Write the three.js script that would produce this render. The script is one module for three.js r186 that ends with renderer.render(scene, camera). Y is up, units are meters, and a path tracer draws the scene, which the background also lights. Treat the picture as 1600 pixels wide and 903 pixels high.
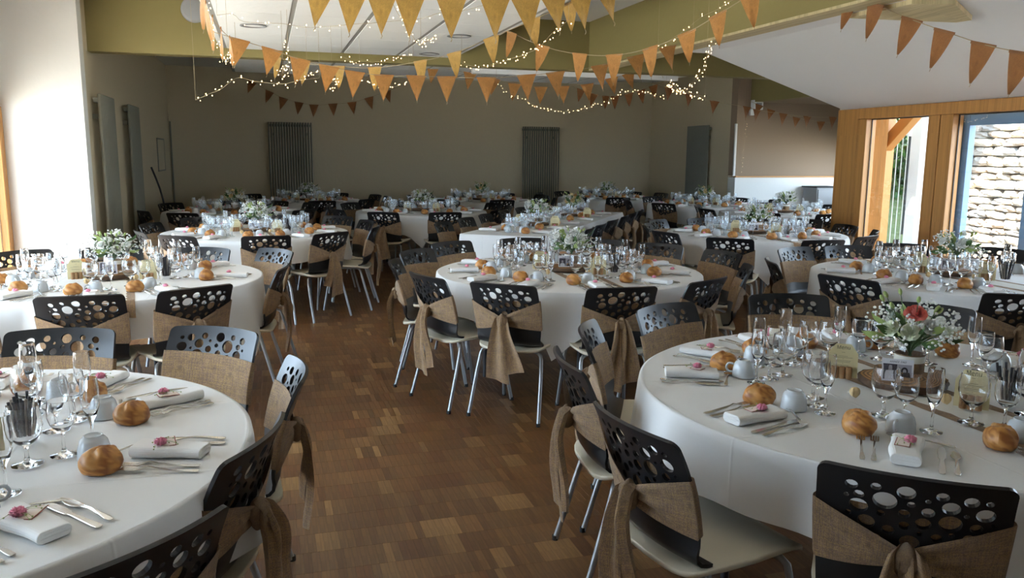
import * as THREE from 'three';
import { mergeGeometries, mergeVertices } from 'three/addons/utils/BufferGeometryUtils.js';
import { RoundedBoxGeometry } from 'three/addons/geometries/RoundedBoxGeometry.js';

// ---------------------------------------------------------------- camera, sky, exposure
const scene = new THREE.Scene();
const D2R = Math.PI / 180;
const camera = new THREE.PerspectiveCamera(2 * Math.atan(451.5 / 1270) / D2R, 1600 / 903, 0.05, 200);
camera.rotation.order = 'YXZ';
camera.position.set(0, 1.55, 0);
camera.rotation.set(-9.4 * D2R, -16.85 * D2R, 0.45 * D2R);
camera.updateMatrixWorld(true);
const renderer = new THREE.WebGLRenderer({ antialias: true });
renderer.toneMapping = THREE.LinearToneMapping;
renderer.toneMappingExposure = 1.02;
renderer.shadowMap.enabled = true;
// bright overcast daylight; it reaches the hall only through the glazing
scene.background = new THREE.Color().setRGB(0.63, 0.81, 1.0);
scene.backgroundIntensity = 14.0;
// high sun from the left, over the roof: it reaches the terrace and the stone wall but not the tables
const sun = new THREE.DirectionalLight(rgb0(1, 0.9, 0.72), 36);
sun.position.set(-18, 36, 9); sun.target.position.set(3, 0, -6); sun.castShadow = true; sun.name = 'sun';
Object.assign(sun.shadow.camera, { left: -30, right: 30, top: 30, bottom: -30, near: 1, far: 90 }); sun.shadow.mapSize.set(4096, 4096);
scene.add(sun, sun.target);
function rgb0(r, g, b) { return new THREE.Color().setRGB(r, g, b); }

// ---------------------------------------------------------------- helpers
let seed = 12345;
const rnd = () => { seed = (seed + 0x6d2b79f5) | 0; let t = Math.imul(seed ^ (seed >>> 15), 1 | seed); t = (t + Math.imul(t ^ (t >>> 7), 61 | t)) ^ t; return ((t ^ (t >>> 14)) >>> 0) / 4294967296; };
const rr = (a, b) => a + (b - a) * rnd();
const pick = (a) => a[Math.floor(rnd() * a.length) % a.length];
const clamp = (x, a, b) => Math.min(b, Math.max(a, x));
const lerp = (a, b, t) => a + (b - a) * t;
const ss = (a, b, x) => { const t = clamp((x - a) / (b - a), 0, 1); return t * t * (3 - 2 * t); };
// X to the right, Y up, D depth into the hall (three's z is -D)
const V = (X, Y, D) => new THREE.Vector3(X, Y, -D);
const hash = (x, y, s = 0) => { let h = Math.imul(x | 0, 374761393) + Math.imul(y | 0, 668265263) + Math.imul(s | 0, 1442695041); h = Math.imul(h ^ (h >>> 13), 1274126177); return ((h ^ (h >>> 16)) >>> 0) / 4294967296; };
function noise(x, y, per = 0, s = 0) {
  const xi = Math.floor(x), yi = Math.floor(y), fx = x - xi, fy = y - yi, u = fx * fx * (3 - 2 * fx), v = fy * fy * (3 - 2 * fy);
  const w = per ? (a) => ((a % per) + per) % per : (a) => a;
  return lerp(lerp(hash(w(xi), w(yi), s), hash(w(xi + 1), w(yi), s), u), lerp(hash(w(xi), w(yi + 1), s), hash(w(xi + 1), w(yi + 1), s), u), v);
}
const fbm = (x, y, per = 0, s = 0, n = 4) => { let a = 0.5, t = 0, k = 1; for (let i = 0; i < n; i++) { t += a * noise(x * k, y * k, per * k, s + i); a *= 0.5; k *= 2; } return t; };
function tex(w, h, fn, srgb, rx = 1, ry = rx) {
  const d = new Uint8Array(w * h * 4);
  for (let j = 0; j < h; j++) for (let i = 0; i < w; i++) { const c = fn(i / w, j / h, i, j), o = (j * w + i) * 4; d[o] = clamp(c[0], 0, 255); d[o + 1] = clamp(c[1], 0, 255); d[o + 2] = clamp(c[2], 0, 255); d[o + 3] = 255; }
  const t = new THREE.DataTexture(d, w, h);
  t.wrapS = t.wrapT = THREE.RepeatWrapping; t.magFilter = THREE.LinearFilter; t.minFilter = THREE.LinearFilter;
  if (srgb) t.colorSpace = THREE.SRGBColorSpace;
  t.repeat.set(rx, ry); t.needsUpdate = true; return t;
}
const rgb = (r, g, b) => new THREE.Color().setRGB(r, g, b);
const std = (c, roughness, o = {}) => new THREE.MeshStandardMaterial({ color: c, roughness, side: THREE.DoubleSide, ...o });
const phy = (c, roughness, o = {}) => new THREE.MeshPhysicalMaterial({ color: c, roughness, side: THREE.DoubleSide, ...o });

const used = new Map();
const numbered = (n) => { const k = used.get(n) ?? 0; used.set(n, k + 1); return k ? `${n}_${String(k).padStart(3, '0')}` : n; };
const lit = (m) => { m.castShadow = m.receiveShadow = true; return m; };
function mesh(name, geo, mat, parent) { const m = lit(new THREE.Mesh(geo, mat)); m.name = name; if (parent) parent.add(m); return m; }
function tag(o, label, category, group) { o.userData = { label, category }; if (group) o.userData.group = group; return o; }
function thing(name, label, category, pos, turn = 0, group) { const g = new THREE.Group(); g.name = numbered(name); if (pos) g.position.copy(pos); g.rotation.y = turn; tag(g, label, category, group); scene.add(g); return g; }
function single(name, geo, mat, label, category, group, pos, turn = 0) { const m = mesh(numbered(name), geo, mat, scene); if (pos) m.position.copy(pos); m.rotation.y = turn; return tag(m, label, category, group); }
function struct(name, geo, mat, label) { const m = mesh(numbered(name), geo, mat, scene); m.userData = { kind: 'structure' }; if (label) m.userData.label = label; return m; }
function copyOf(proto, label, category, group, pos, turn = 0) { const c = proto.clone(); c.name = numbered(proto.userData.kindName); c.userData = { label, category, group }; c.position.copy(pos); c.rotation.set(0, turn, 0); scene.add(c); return c; }
function proto(kindName) { const g = new THREE.Group(); g.userData.kindName = kindName; return g; }
function merged(list) { const l = list.map((g) => { const q = g.index ? g.toNonIndexed() : g; for (const k of Object.keys(q.attributes)) if (!['position', 'normal', 'uv'].includes(k)) q.deleteAttribute(k); return q; }); return mergeGeometries(l, false); }
function metreUV(g) { const p = g.attributes.position, n = g.attributes.normal, uv = new Float32Array(p.count * 2); for (let i = 0; i < p.count; i++) { const ax = Math.abs(n.getX(i)), ay = Math.abs(n.getY(i)), az = Math.abs(n.getZ(i)); if (ax >= ay && ax >= az) { uv[2 * i] = p.getZ(i); uv[2 * i + 1] = p.getY(i); } else if (ay >= az) { uv[2 * i] = p.getX(i); uv[2 * i + 1] = p.getZ(i); } else { uv[2 * i] = p.getX(i); uv[2 * i + 1] = p.getY(i); } } g.setAttribute('uv', new THREE.BufferAttribute(uv, 2)); return g; }
function box(X0, X1, Y0, Y1, D0, D1, bevel = 0) { const w = Math.abs(X1 - X0), h = Math.abs(Y1 - Y0), d = Math.abs(D1 - D0); const g = bevel ? new RoundedBoxGeometry(w, h, d, 1, Math.min(bevel, w / 2.1, h / 2.1, d / 2.1)) : new THREE.BoxGeometry(w, h, d); g.translate((X0 + X1) / 2, (Y0 + Y1) / 2, -(D0 + D1) / 2); return metreUV(g.index ? g.toNonIndexed() : g); }
// grid surface from f(u, v) -> [x, y, z], uv in metres when given
function grid(nu, nv, f, uvf, closedU = false) {
  const pos = [], uv = [], idx = [];
  for (let j = 0; j <= nv; j++) for (let i = 0; i <= nu; i++) { const u = i / nu, v = j / nv, p = f(u, v); pos.push(p[0], p[1], p[2]); const q = uvf ? uvf(u, v, p) : [u, v]; uv.push(q[0], q[1]); }
  for (let j = 0; j < nv; j++) for (let i = 0; i < nu; i++) { const a = j * (nu + 1) + i, b = a + 1, c = a + nu + 1, d = c + 1; idx.push(a, b, d, a, d, c); }
  const g = new THREE.BufferGeometry(); g.setAttribute('position', new THREE.Float32BufferAttribute(pos, 3)); g.setAttribute('uv', new THREE.Float32BufferAttribute(uv, 2)); g.setIndex(idx); g.computeVertexNormals();
  if (closedU) { const n = g.attributes.normal; for (let j = 0; j <= nv; j++) { const a = j * (nu + 1), b = a + nu, x = n.getX(a) + n.getX(b), y = n.getY(a) + n.getY(b), z = n.getZ(a) + n.getZ(b), l = Math.hypot(x, y, z) || 1; n.setXYZ(a, x / l, y / l, z / l); n.setXYZ(b, x / l, y / l, z / l); } }
  return g;
}
const tube = (pts, r, seg = 12, rad = 6) => new THREE.TubeGeometry(new THREE.CatmullRomCurve3(pts.map((p) => (p.isVector3 ? p : new THREE.Vector3(...p))), false, 'centripetal'), seg, r, rad);
const lathe = (pts, seg) => new THREE.LatheGeometry(pts.map((p) => new THREE.Vector2(...p)), seg);
// does a point fall in the picture or within a margin round it?
const proj = new THREE.Matrix4().multiplyMatrices(camera.projectionMatrix, camera.matrixWorldInverse.copy(camera.matrixWorld).invert());
function inView(p, mx = 0.12, my = 0.12) { const v = p.clone().applyMatrix4(camera.matrixWorldInverse); if (v.z > -0.15) return false; v.applyMatrix4(camera.projectionMatrix); return Math.abs(v.x) < 1 + mx * 2 && Math.abs(v.y) < 1 + my * 2; }
const screenX = (p) => p.clone().project(camera).x;

// ---------------------------------------------------------------- materials
const weave = (i, j, n) => { const a = Math.floor(i / 4), b = Math.floor(j / 4); return (a + b) % 2 ? Math.sin(((i % 4) + 0.5) / 4 * Math.PI) : Math.sin(((j % 4) + 0.5) / 4 * Math.PI); };
const burlapTex = tex(256, 256, (u, v, i, j) => { const k = 0.62 + 0.38 * weave(i, j) * (0.7 + 0.6 * hash(Math.floor(i / 4), Math.floor(j / 4), 3)), s = 0.88 + 0.24 * fbm(u * 8, v * 8, 8, 9), c = 0.86 + 0.14 * hash(Math.floor(j / 4), Math.floor(i / 64), 5) + 0.14 * hash(Math.floor(i / 4), Math.floor(j / 64), 6); return [180 * k * s * c, 147 * k * s * c, 111 * k * s]; }, true, 1 / 0.16);
const burlapBump = tex(256, 256, (u, v, i, j) => { const k = 255 * weave(i, j) * (0.6 + 0.4 * hash(Math.floor(i / 4), Math.floor(j / 4), 3)); return [k, k, k]; }, false, 1 / 0.16);
const flagTex = tex(256, 256, (u, v, i, j) => { const k = 0.74 + 0.26 * weave(i, j) * (0.7 + 0.6 * hash(Math.floor(i / 4), Math.floor(j / 4), 3)), s = 0.9 + 0.2 * fbm(u * 6, v * 6, 6, 9); return [238 * k * s, 212 * k * s, 166 * k * s]; }, true, 1 / 0.16);
const plasterBump = tex(256, 256, (u, v) => { const k = 255 * fbm(u * 24, v * 24, 24, 2, 4); return [k, k, k]; }, false, 1 / 0.9);
const grainTex = tex(256, 256, (u, v) => { const k = 0.74 + 0.34 * fbm(u * 40, v * 3, 0, 4, 4) + 0.08 * noise(u * 120, v * 6, 0, 8); return [255 * k, 250 * k, 244 * k]; }, true, 1 / 0.3, 1 / 0.6);
const oakTex = tex(256, 256, (u, v) => { const k = 0.78 + 0.3 * fbm(u * 30, v * 2, 0, 14, 4) + 0.06 * noise(u * 90, v * 4, 0, 18); return [255 * k, 252 * k, 248 * k]; }, true, 1 / 0.35, 1 / 0.9);
const oakTexX = oakTex.clone(); oakTexX.rotation = Math.PI / 2;
const linenBump = tex(512, 512, (u, v) => { const l = (x) => Math.exp(-(((x - 0.5) / 0.006) ** 2)); const k = 96 + 60 * fbm(u * 9, v * 9, 9, 7, 3) + 75 * (l((u * 2) % 1) + l((v * 2) % 1)); return [k, k, k]; }, false, 1 / 1.2);
const M = {
  wall: std(rgb(0.60, 0.51, 0.34), 0.92, { bumpMap: plasterBump, bumpScale: 0.0012 }),
  wallWhite: std(rgb(0.78, 0.77, 0.73), 0.9, { bumpMap: plasterBump, bumpScale: 0.001 }),
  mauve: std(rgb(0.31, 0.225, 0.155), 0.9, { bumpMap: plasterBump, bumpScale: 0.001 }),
  olive: std(rgb(0.27, 0.22, 0.08), 0.75, { bumpMap: plasterBump, bumpScale: 0.0008 }),
  beige: std(rgb(0.62, 0.52, 0.3), 0.75, { map: oakTex }),
  ceiling: std(rgb(0.8, 0.79, 0.77), 0.92, { bumpMap: plasterBump, bumpScale: 0.0008 }),
  tile: std(rgb(0.78, 0.78, 0.75), 0.95, { bumpMap: plasterBump, bumpScale: 0.002 }),
  tbar: std(rgb(0.3, 0.29, 0.26), 0.6),
  dark: std(rgb(0.03, 0.03, 0.03), 0.8),
  oak: std(rgb(0.52, 0.25, 0.07), 0.5, { map: oakTex }),
  oakX: std(rgb(0.52, 0.25, 0.07), 0.5, { map: oakTexX }),
  blueMetal: std(rgb(0.16, 0.26, 0.38), 0.45),
  seal: std(rgb(0.012, 0.012, 0.012), 0.6),
  pane: phy(rgb(1, 1, 1), 0.0, { transmission: 1, ior: 1.5 }),
  radiator: std(rgb(0.2, 0.195, 0.15), 0.5),
  black: phy(rgb(0.014, 0.0145, 0.016), 0.33, { specularIntensity: 0.85 }),
  seat: phy(rgb(0.72, 0.66, 0.52), 0.42),
  steel: std(rgb(0.34, 0.35, 0.36), 0.38, { metalness: 0.75 }),
  legDark: std(rgb(0.05, 0.05, 0.055), 0.45, { metalness: 0.5 }),
  rubber: std(rgb(0.02, 0.02, 0.02), 0.8),
  burlap: phy(rgb(0.92, 0.92, 0.92), 0.97, { map: burlapTex, bumpMap: burlapBump, bumpScale: 0.0009, transmission: 0.12 }),
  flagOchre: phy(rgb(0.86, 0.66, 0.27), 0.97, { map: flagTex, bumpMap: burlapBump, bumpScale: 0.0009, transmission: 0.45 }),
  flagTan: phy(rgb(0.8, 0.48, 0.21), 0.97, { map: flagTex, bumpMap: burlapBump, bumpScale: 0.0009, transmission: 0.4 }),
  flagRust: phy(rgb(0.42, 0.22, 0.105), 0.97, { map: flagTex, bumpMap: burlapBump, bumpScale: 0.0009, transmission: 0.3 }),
  cord: std(rgb(0.42, 0.33, 0.2), 0.9),
  linen: std(rgb(0.80, 0.80, 0.79), 0.92, { bumpMap: linenBump, bumpScale: 0.004 }),
  lace: std(rgb(0.8, 0.77, 0.7), 0.95),
  napkin: std(rgb(0.84, 0.83, 0.81), 0.95),
  silver: std(rgb(0.62, 0.61, 0.58), 0.2, { metalness: 1 }),
  china: phy(rgb(0.6, 0.63, 0.65), 0.18),
  glass: phy(rgb(1, 1, 1), 0.0, { transmission: 1, ior: 1.47, thickness: 0.002 }),
  glassFar: phy(rgb(0.9, 0.93, 0.95), 0.06, { transmission: 0.86, ior: 1.6 }),
  jarGlass: phy(rgb(1, 1, 1), 0.02, { transmission: 1, ior: 1.5 }),
  crust: std(rgb(1, 1, 1), 0.45, { vertexColors: true }),
  pink: std(rgb(0.86, 0.3, 0.42), 0.85),
  tagCard: std(rgb(0.86, 0.76, 0.68), 0.8),
  tagEdge: std(rgb(0.3, 0.09, 0.06), 0.8),
  leaf: phy(rgb(0.075, 0.15, 0.04), 0.6, { transmission: 0.15 }),
  leafPale: phy(rgb(0.36, 0.45, 0.14), 0.6, { transmission: 0.2 }),
  petal: phy(rgb(0.82, 0.84, 0.66), 0.8, { transmission: 0.15 }),
  petalWhite: phy(rgb(0.85, 0.85, 0.8), 0.8, { transmission: 0.1 }),
  petalPink: phy(rgb(0.85, 0.25, 0.2), 0.8, { transmission: 0.1 }),
  petalCream: phy(rgb(0.8, 0.62, 0.3), 0.8, { transmission: 0.1 }),
  bark: std(rgb(0.1, 0.06, 0.035), 0.95, { bumpMap: plasterBump, bumpScale: 0.01 }),
  cork: std(rgb(0.4, 0.22, 0.1), 0.9, { bumpMap: plasterBump, bumpScale: 0.003 }),
  card: std(rgb(0.80, 0.72, 0.46), 0.85),
  stick: std(rgb(0.02, 0.02, 0.024), 0.5),
  stickGrey: std(rgb(0.32, 0.28, 0.24), 0.6),
  whitePaint: std(rgb(0.8, 0.8, 0.78), 0.6),
  grey: std(rgb(0.3, 0.3, 0.3), 0.6),
  physalis: std(rgb(0.7, 0.5, 0.25), 0.7),
};
// ---------------------------------------------------------------- tables: [name, X, D, angle of the tablecloth]
const TABLES = [
  { id: 'T1', name: 'front right table', x: 2.12, d: 2.25, cloth: 24, seats: [[-139, 1.06, 0], [-104, 1.2, -6], [-63, 1.19, 20], [-36, 1.25, 26], [-9, 1.32, 12], [21, 1.5], [46, 1.42], [78, 1.3], [111, 1.2], [150, 1.2], [-174, 1.25]] },
  { id: 'T2', name: 'front left table', x: -0.98, d: 2.4, cloth: 10, seats: [[7, 1.27], [34, 1.36], [63, 1.15, -24], [103, 0.97, -8], [139, 1.1], [-26, 1.3], [-60, 1.25], [172, 1.2]] },
  { id: 'T3', name: 'second row middle table', x: 2.0, d: 5.25, cloth: 32, seats: [[-111, 1.16], [-140, 1.12], [-174, 1.14], [152, 1.12], [116, 1.2], [80, 1.39], [54, 1.42], [31, 1.5], [6, 1.54], [-20, 1.48], [-47, 1.27], [-78, 1.2]] },
  { id: 'T4', name: 'second row left table', x: -0.95, d: 5.62, cloth: 30, seats: [[179, 1.07], [148, 1.1], [-36, 1.34], [-8, 1.14], [26, 1.12], [52, 1.28], [99, 1.05], [-75, 1.15], [-110, 1.15], [-148, 1.15]] },
  { id: 'T5', name: 'second row right table', x: 4.5, d: 4.42, cloth: 40, seats: [[4, 1.2], [-21, 1.25], [29, 1.39], [57, 1.45], [-104, 1.14], [-127, 1.12], [-63, 1.2], [-152, 1.2], [92, 1.3]] },
  { id: 'T6', name: 'third row left table', x: -0.1, d: 8.65, cloth: 15, seats: [[-147, 1.19], [175, 1.17], [146, 1.19], [-113, 1.12], [41, 1.38], [74, 1.2], [-70, 1.12], [8, 1.3], [-30, 1.3], [110, 1.22]] },
  { id: 'T9', name: 'third row right table', x: 4.9, d: 7.4, cloth: 20, seats: [[-62, 1.12], [-105, 1.25], [-137, 1.36], [-172, 1.34], [90, 1.12], [57, 1.42], [2, 1.14], [30, 1.25], [-30, 1.2], [125, 1.15], [155, 1.2]] },
  { id: 'T13', name: 'fourth row middle table', x: 2.1, d: 11.35, cloth: 5 },
  { id: 'T14', name: 'fourth row left table', x: -0.42, d: 11.75, cloth: 33 },
  { id: 'T16', name: 'alcove table', x: 7.15, d: 10.1, cloth: 12 },
  { id: 'T10', name: 'fourth row right table', x: 6.95, d: 12.05, cloth: 28 },
  { id: 'T15', name: 'back wall left table', x: 0.7, d: 14.2, cloth: 18 },
  { id: 'T12', name: 'back wall middle table', x: 3.62, d: 13.9, cloth: 40 },
  { id: 'T11', name: 'back wall right table', x: 6.2, d: 14.35, cloth: 8 },
];
for (const t of TABLES) { t.far = Math.hypot(t.x, t.d); if (!t.seats) { const k = t.id === 'T16' ? 9 : 10, ph = rr(0, 30); t.seats = Array.from({ length: k }, (_, i) => [ph + i * 360 / k + rr(-4, 4), rr(1.24, 1.32)]); } }
const HEAD = { name: 'long head table', x: 3.36, d: 9.32, dir: [0.58, 0.8146], half: 1.92, w: 0.46 };

// ---------------------------------------------------------------- room shell
struct('floor', box(-2.6, 11.4, -0.12, -0.012, -3.2, 16.6), std(rgb(0.05, 0.025, 0.012), 0.9), 'brown mosaic parquet floor of the hall');
const floorMesh = scene.children[scene.children.length - 1];
{ // parquet strips: the nearest ones singly, the rest as one part
  const L = 0.16, W = 0.031, tones = [];
  const strip = new RoundedBoxGeometry(W - 0.0004, 0.012, L - 0.0004, 1, 0.0006); metreUV(strip);
  const tone = () => { const k = rnd(), b = 0.8 + 0.4 * rnd(); if (k < 0.1) return [0.29 * b, 0.165 * b, 0.064 * b]; if (k < 0.3) return [0.2 * b, 0.1 * b, 0.034 * b]; if (k < 0.5) return [0.15 * b, 0.059 * b, 0.016 * b]; return [0.16 * b, 0.073 * b, 0.022 * b]; };
  const all = [];
  for (let j = 0, d = -1.4; d < 16.4; d += L, j++) { const off = hash(j, 5) * W; let run = 0, c = tone(); for (let x = -2.38 + off; x < 8.6; x += W) { if (run-- <= 0) { c = tone(); run = rnd() < 0.45 ? 1 + Math.floor(rnd() * 4) : 0; } if (d < 0.9 && Math.abs(x - 0.3) > 2.4) continue; if (x > 6.55 && d < 8.2) continue; if (x < -1.65 && d > 8.9) continue; if (x > 8.1 && d > 12.9) continue; const v = 0.93 + 0.14 * rnd(); all.push([x, d + L / 2, c.map((q) => q * v)]); } }
  const hid = (x, d) => TABLES.some((t) => Math.hypot(x - t.x, d - t.d) < 1.0);
  const near = all.map((s, i) => [Math.hypot(s[0], s[1]), i, s]).filter(([q, i, s]) => q < 4.2 && inView(V(s[0], 0, s[1]), -0.01, -0.005) && !hid(s[0], s[1])).sort((a, b) => a[0] - b[0]).slice(0, 300);
  const chosen = new Set(near.map((n) => n[1])), mats = new Map();
  const key = (c) => c.map((q) => Math.max(1, Math.round(q * 28))).join();
  for (const [, , s] of near) { const k = key(s[2]); if (!mats.has(k)) mats.set(k, std(rgb(...s[2]), 0.42, { map: grainTex })); const m = mesh('parquet_strip', strip, mats.get(k), floorMesh); m.position.set(s[0], -0.006, -s[1]); }
  const inst = new THREE.InstancedMesh(strip, std(rgb(1, 1, 1), 0.42, { map: grainTex }), all.length - chosen.size); inst.name = 'parquet_strips'; lit(inst); inst.userData = { kind: 'stuff' };
  const q = new THREE.Matrix4(); let n = 0;
  all.forEach((s, i) => { if (chosen.has(i)) return; q.makeTranslation(s[0], -0.006, -s[1]); inst.setMatrixAt(n, q); inst.setColorAt(n, rgb(...s[2])); n++; });
  floorMesh.add(inst);
}
const CH = 3.1, BB = 2.54;
struct('ceiling', merged([box(-2.8, 6.85, CH, CH + 0.2, -3.4, 16.8), box(6.85, 8.7, CH, CH + 0.2, 9.25, 16.8), box(6.85, 7.75, CH, CH + 0.2, 8.2, 9.25)]), M.ceiling, 'white plaster ceiling above the beams');
// left side: glazed wall, white return wall, long side wall with radiators
struct('wall_left', merged([box(-2.6, -2.4, 2.07, CH, -3.2, 9.1), box(-2.6, -2.4, 0, 2.07, -3.2, 1.58)]), M.wallWhite, 'pale wall above and beside the left glazing');
struct('ceiling_eave_left', box(-3.5, -2.6, 2.45, 2.6, -3.2, 9.1), M.olive, 'roof overhang outside the left glazing');
struct('wall_left_return', box(-2.6, -1.65, 0, CH, 8.9, 9.1), M.wallWhite, 'white return wall beside the left window');
struct('wall_left_far', box(-1.85, -1.65, 0, CH, 9.1, 16.6), M.wall, 'beige side wall with two tall radiators');
struct('wall_back', box(-1.65, 8.3, 0, CH, 16.4, 16.6), M.wall, 'beige back wall of the hall');
struct('wall_right_far', box(8.1, 8.3, 0, CH, 13.2, 16.4), M.wall, 'beige side wall with one tall radiator');
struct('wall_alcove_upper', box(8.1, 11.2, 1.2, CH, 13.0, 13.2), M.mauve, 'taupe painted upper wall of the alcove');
struct('wall_alcove_lower', box(8.1, 11.2, 0, 1.17, 12.96, 13.2), M.wallWhite, 'white lower wall of the alcove');
struct('trim_rail', box(8.1, 11.2, 1.17, 1.2, 12.94, 13.02, 0.004), M.oakX, 'thin wooden rail along the alcove wall');
struct('trim_corner', box(8.06, 8.1, 1.2, 2.12, 12.96, 13.0, 0.005), M.whitePaint, 'white conduit on the wall corner');
struct('wall_alcove_bulkhead', box(8.35, 8.47, 2.5, CH, 8.9, 12.98), M.olive, 'olive bulkhead over the alcove opening');
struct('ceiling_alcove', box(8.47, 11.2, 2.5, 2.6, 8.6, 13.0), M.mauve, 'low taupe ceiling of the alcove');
{ // oblique outer wall of the alcove, glazed low down
  const a = [6.86, 8.2], b = [10.95, 13.0], len = Math.hypot(b[0] - a[0], b[1] - a[1]), turn = Math.atan2(b[1] - a[1], b[0] - a[0]);
  const place = (m) => { m.position.set(a[0], 0, -a[1]); m.rotation.y = turn; return m; };
  place(struct('wall_alcove_right', merged([box(0, len, 1.75, CH, -0.2, 0), box(0, 0.5, 0, 1.75, -0.2, 0), box(len - 0.5, len, 0, 1.75, -0.2, 0), box(0.5, len - 0.5, 0, 0.8, -0.2, 0)]), M.wallWhite, 'outer wall of the alcove with a low window'));
  place(struct('trim_oak_cladding', merged([box(-0.03, 0.75, 0, 2.6, -0.24, -0.2), box(-0.03, -0.002, 0, 2.6, -0.2, 0)]), M.oak, 'oak cladding on the outer corner beside the glazing'));
  const w = place(struct('window_3', merged([box(0.5, len - 0.5, 0.8, 0.88, -0.14, -0.06, 0.006), box(0.5, len - 0.5, 1.67, 1.75, -0.14, -0.06, 0.006), ...[0.5, len / 3 + 0.1, 2 * len / 3 - 0.2, len - 0.58].map((x) => box(x, x + 0.08, 0.88, 1.67, -0.14, -0.06, 0.006))]), M.oak, 'oak window of the alcove'));
  mesh('pane', box(0.55, len - 0.55, 0.85, 1.7, -0.104, -0.1), M.pane, w);
}
struct('ceiling_porch', box(6.85, 7.9, 2.62, 2.72, 6.9, 9.6), M.olive, 'small porch roof outside the first oak window');
// beams
struct('wall_beam_cross', merged([box(-1.65, 8.35, BB, CH, 9.3, 9.5)]), M.olive, 'olive painted cross beam over the hall');
struct('wall_beam_long', box(3.75, 3.95, BB + 0.02, CH, -3.2, 9.3), M.olive, 'olive painted long beam beside the sloping ceiling');
struct('trim_beam_edge', box(3.752, 3.95, BB, BB + 0.02, -3.2, 9.3), M.beige, 'beige board under the long beam');
struct('trim_soffit', box(3.95, 4.16, BB, BB + 0.16, -3.2, 7.32), M.ceiling, 'white strip beside the long beam');
{ // sloping ceiling down to the window wall, its far end cut obliquely
  const pts = [[4.15, 2.54, -3.2], [4.15, 2.54, 7.28], [6.7, 2.082, 8.34], [6.7, 2.082, -3.2]], pos = [], idx = [0, 1, 2, 0, 2, 3, 4, 6, 5, 4, 7, 6, 0, 4, 5, 0, 5, 1, 1, 5, 6, 1, 6, 2, 2, 6, 7, 2, 7, 3, 3, 7, 4, 3, 4, 0];
  for (const k of [0, 0.12]) for (const p of pts) pos.push(p[0], p[1] + k, -p[2]);
  let g = new THREE.BufferGeometry(); g.setAttribute('position', new THREE.Float32BufferAttribute(pos, 3)); g.setIndex(idx); g = g.toNonIndexed(); g.computeVertexNormals();
  struct('ceiling_slope', metreUV(g), M.ceiling, 'white sloping ceiling falling to the oak window wall');
  // pale timber bracket under the top of the slope
  const sl = (X, D) => 2.54 - (X - 4.15) * 0.1796 - 0.002, q = [[3.97, 5.0], [4.49, 4.58], [4.5, 4.46], [4.2, 4.3], [3.97, 4.42]], p2 = [], n = q.length, ix = [];
  for (const k of [0, -0.03]) for (const [X, D] of q) p2.push(X, Math.min(sl(X, D), BB) + k, -D);
  for (let i = 1; i < n - 1; i++) ix.push(0, i, i + 1, n, n + i + 1, n + i);
  for (let i = 0; i < n; i++) { const j = (i + 1) % n; ix.push(i, n + i, n + j, i, n + j, j); }
  let g2 = new THREE.BufferGeometry(); g2.setAttribute('position', new THREE.Float32BufferAttribute(p2, 3)); g2.setIndex(ix); g2 = g2.toNonIndexed(); g2.computeVertexNormals();
  struct('trim_bracket', metreUV(g2), M.beige, 'pale timber panel under the sloping ceiling');
}
// suspended tile ceiling: boards and tiles
function raft(name, cols, X0, D0, rows, label) {
  const s = struct(name, box(X0 - 0.03, X0 + cols * 0.6 + 0.03, 2.65, 2.72, D0, D0 + rows * 0.6), M.tbar, label);
  const g = new RoundedBoxGeometry(0.565, 0.03, 0.588, 1, 0.004); metreUV(g);
  for (let i = 0; i < cols; i++) for (let j = 0; j < rows; j++) { const m = mesh('ceiling_tile', g, M.tile, s); m.position.set(X0 + 0.3 + i * 0.6, 2.635, -(D0 + 0.3 + j * 0.6)); }
  const bar = new THREE.BoxGeometry(0.034, 0.028, rows * 0.6); metreUV(bar);
  for (let i = 0; i <= cols; i++) { const m = mesh('ceiling_bar', bar, M.tbar, s); m.position.set(X0 + i * 0.6, 2.638, -(D0 + rows * 0.3)); }
  return s;
}
raft('ceiling_tiles_front', 4, -0.34, 0.28, 15, 'suspended ceiling of white tiles with grey bars');
raft('ceiling_tiles_rear', 9, -0.34, 9.52, 4, 'suspended tile ceiling behind the cross beam');
struct('trim_raft_edge', merged([box(2.06, 2.12, 2.63, 2.74, 0.28, 9.28), box(-0.4, -0.35, 2.63, 2.74, 0.28, 9.28)]), M.whitePaint, 'pale edge strip of the tile ceiling');
struct('trim_fascia', box(2.5, 5.3, 2.53, 2.64, 9.98, 10.06), M.whitePaint, 'white fascia behind the cross beam');

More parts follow.
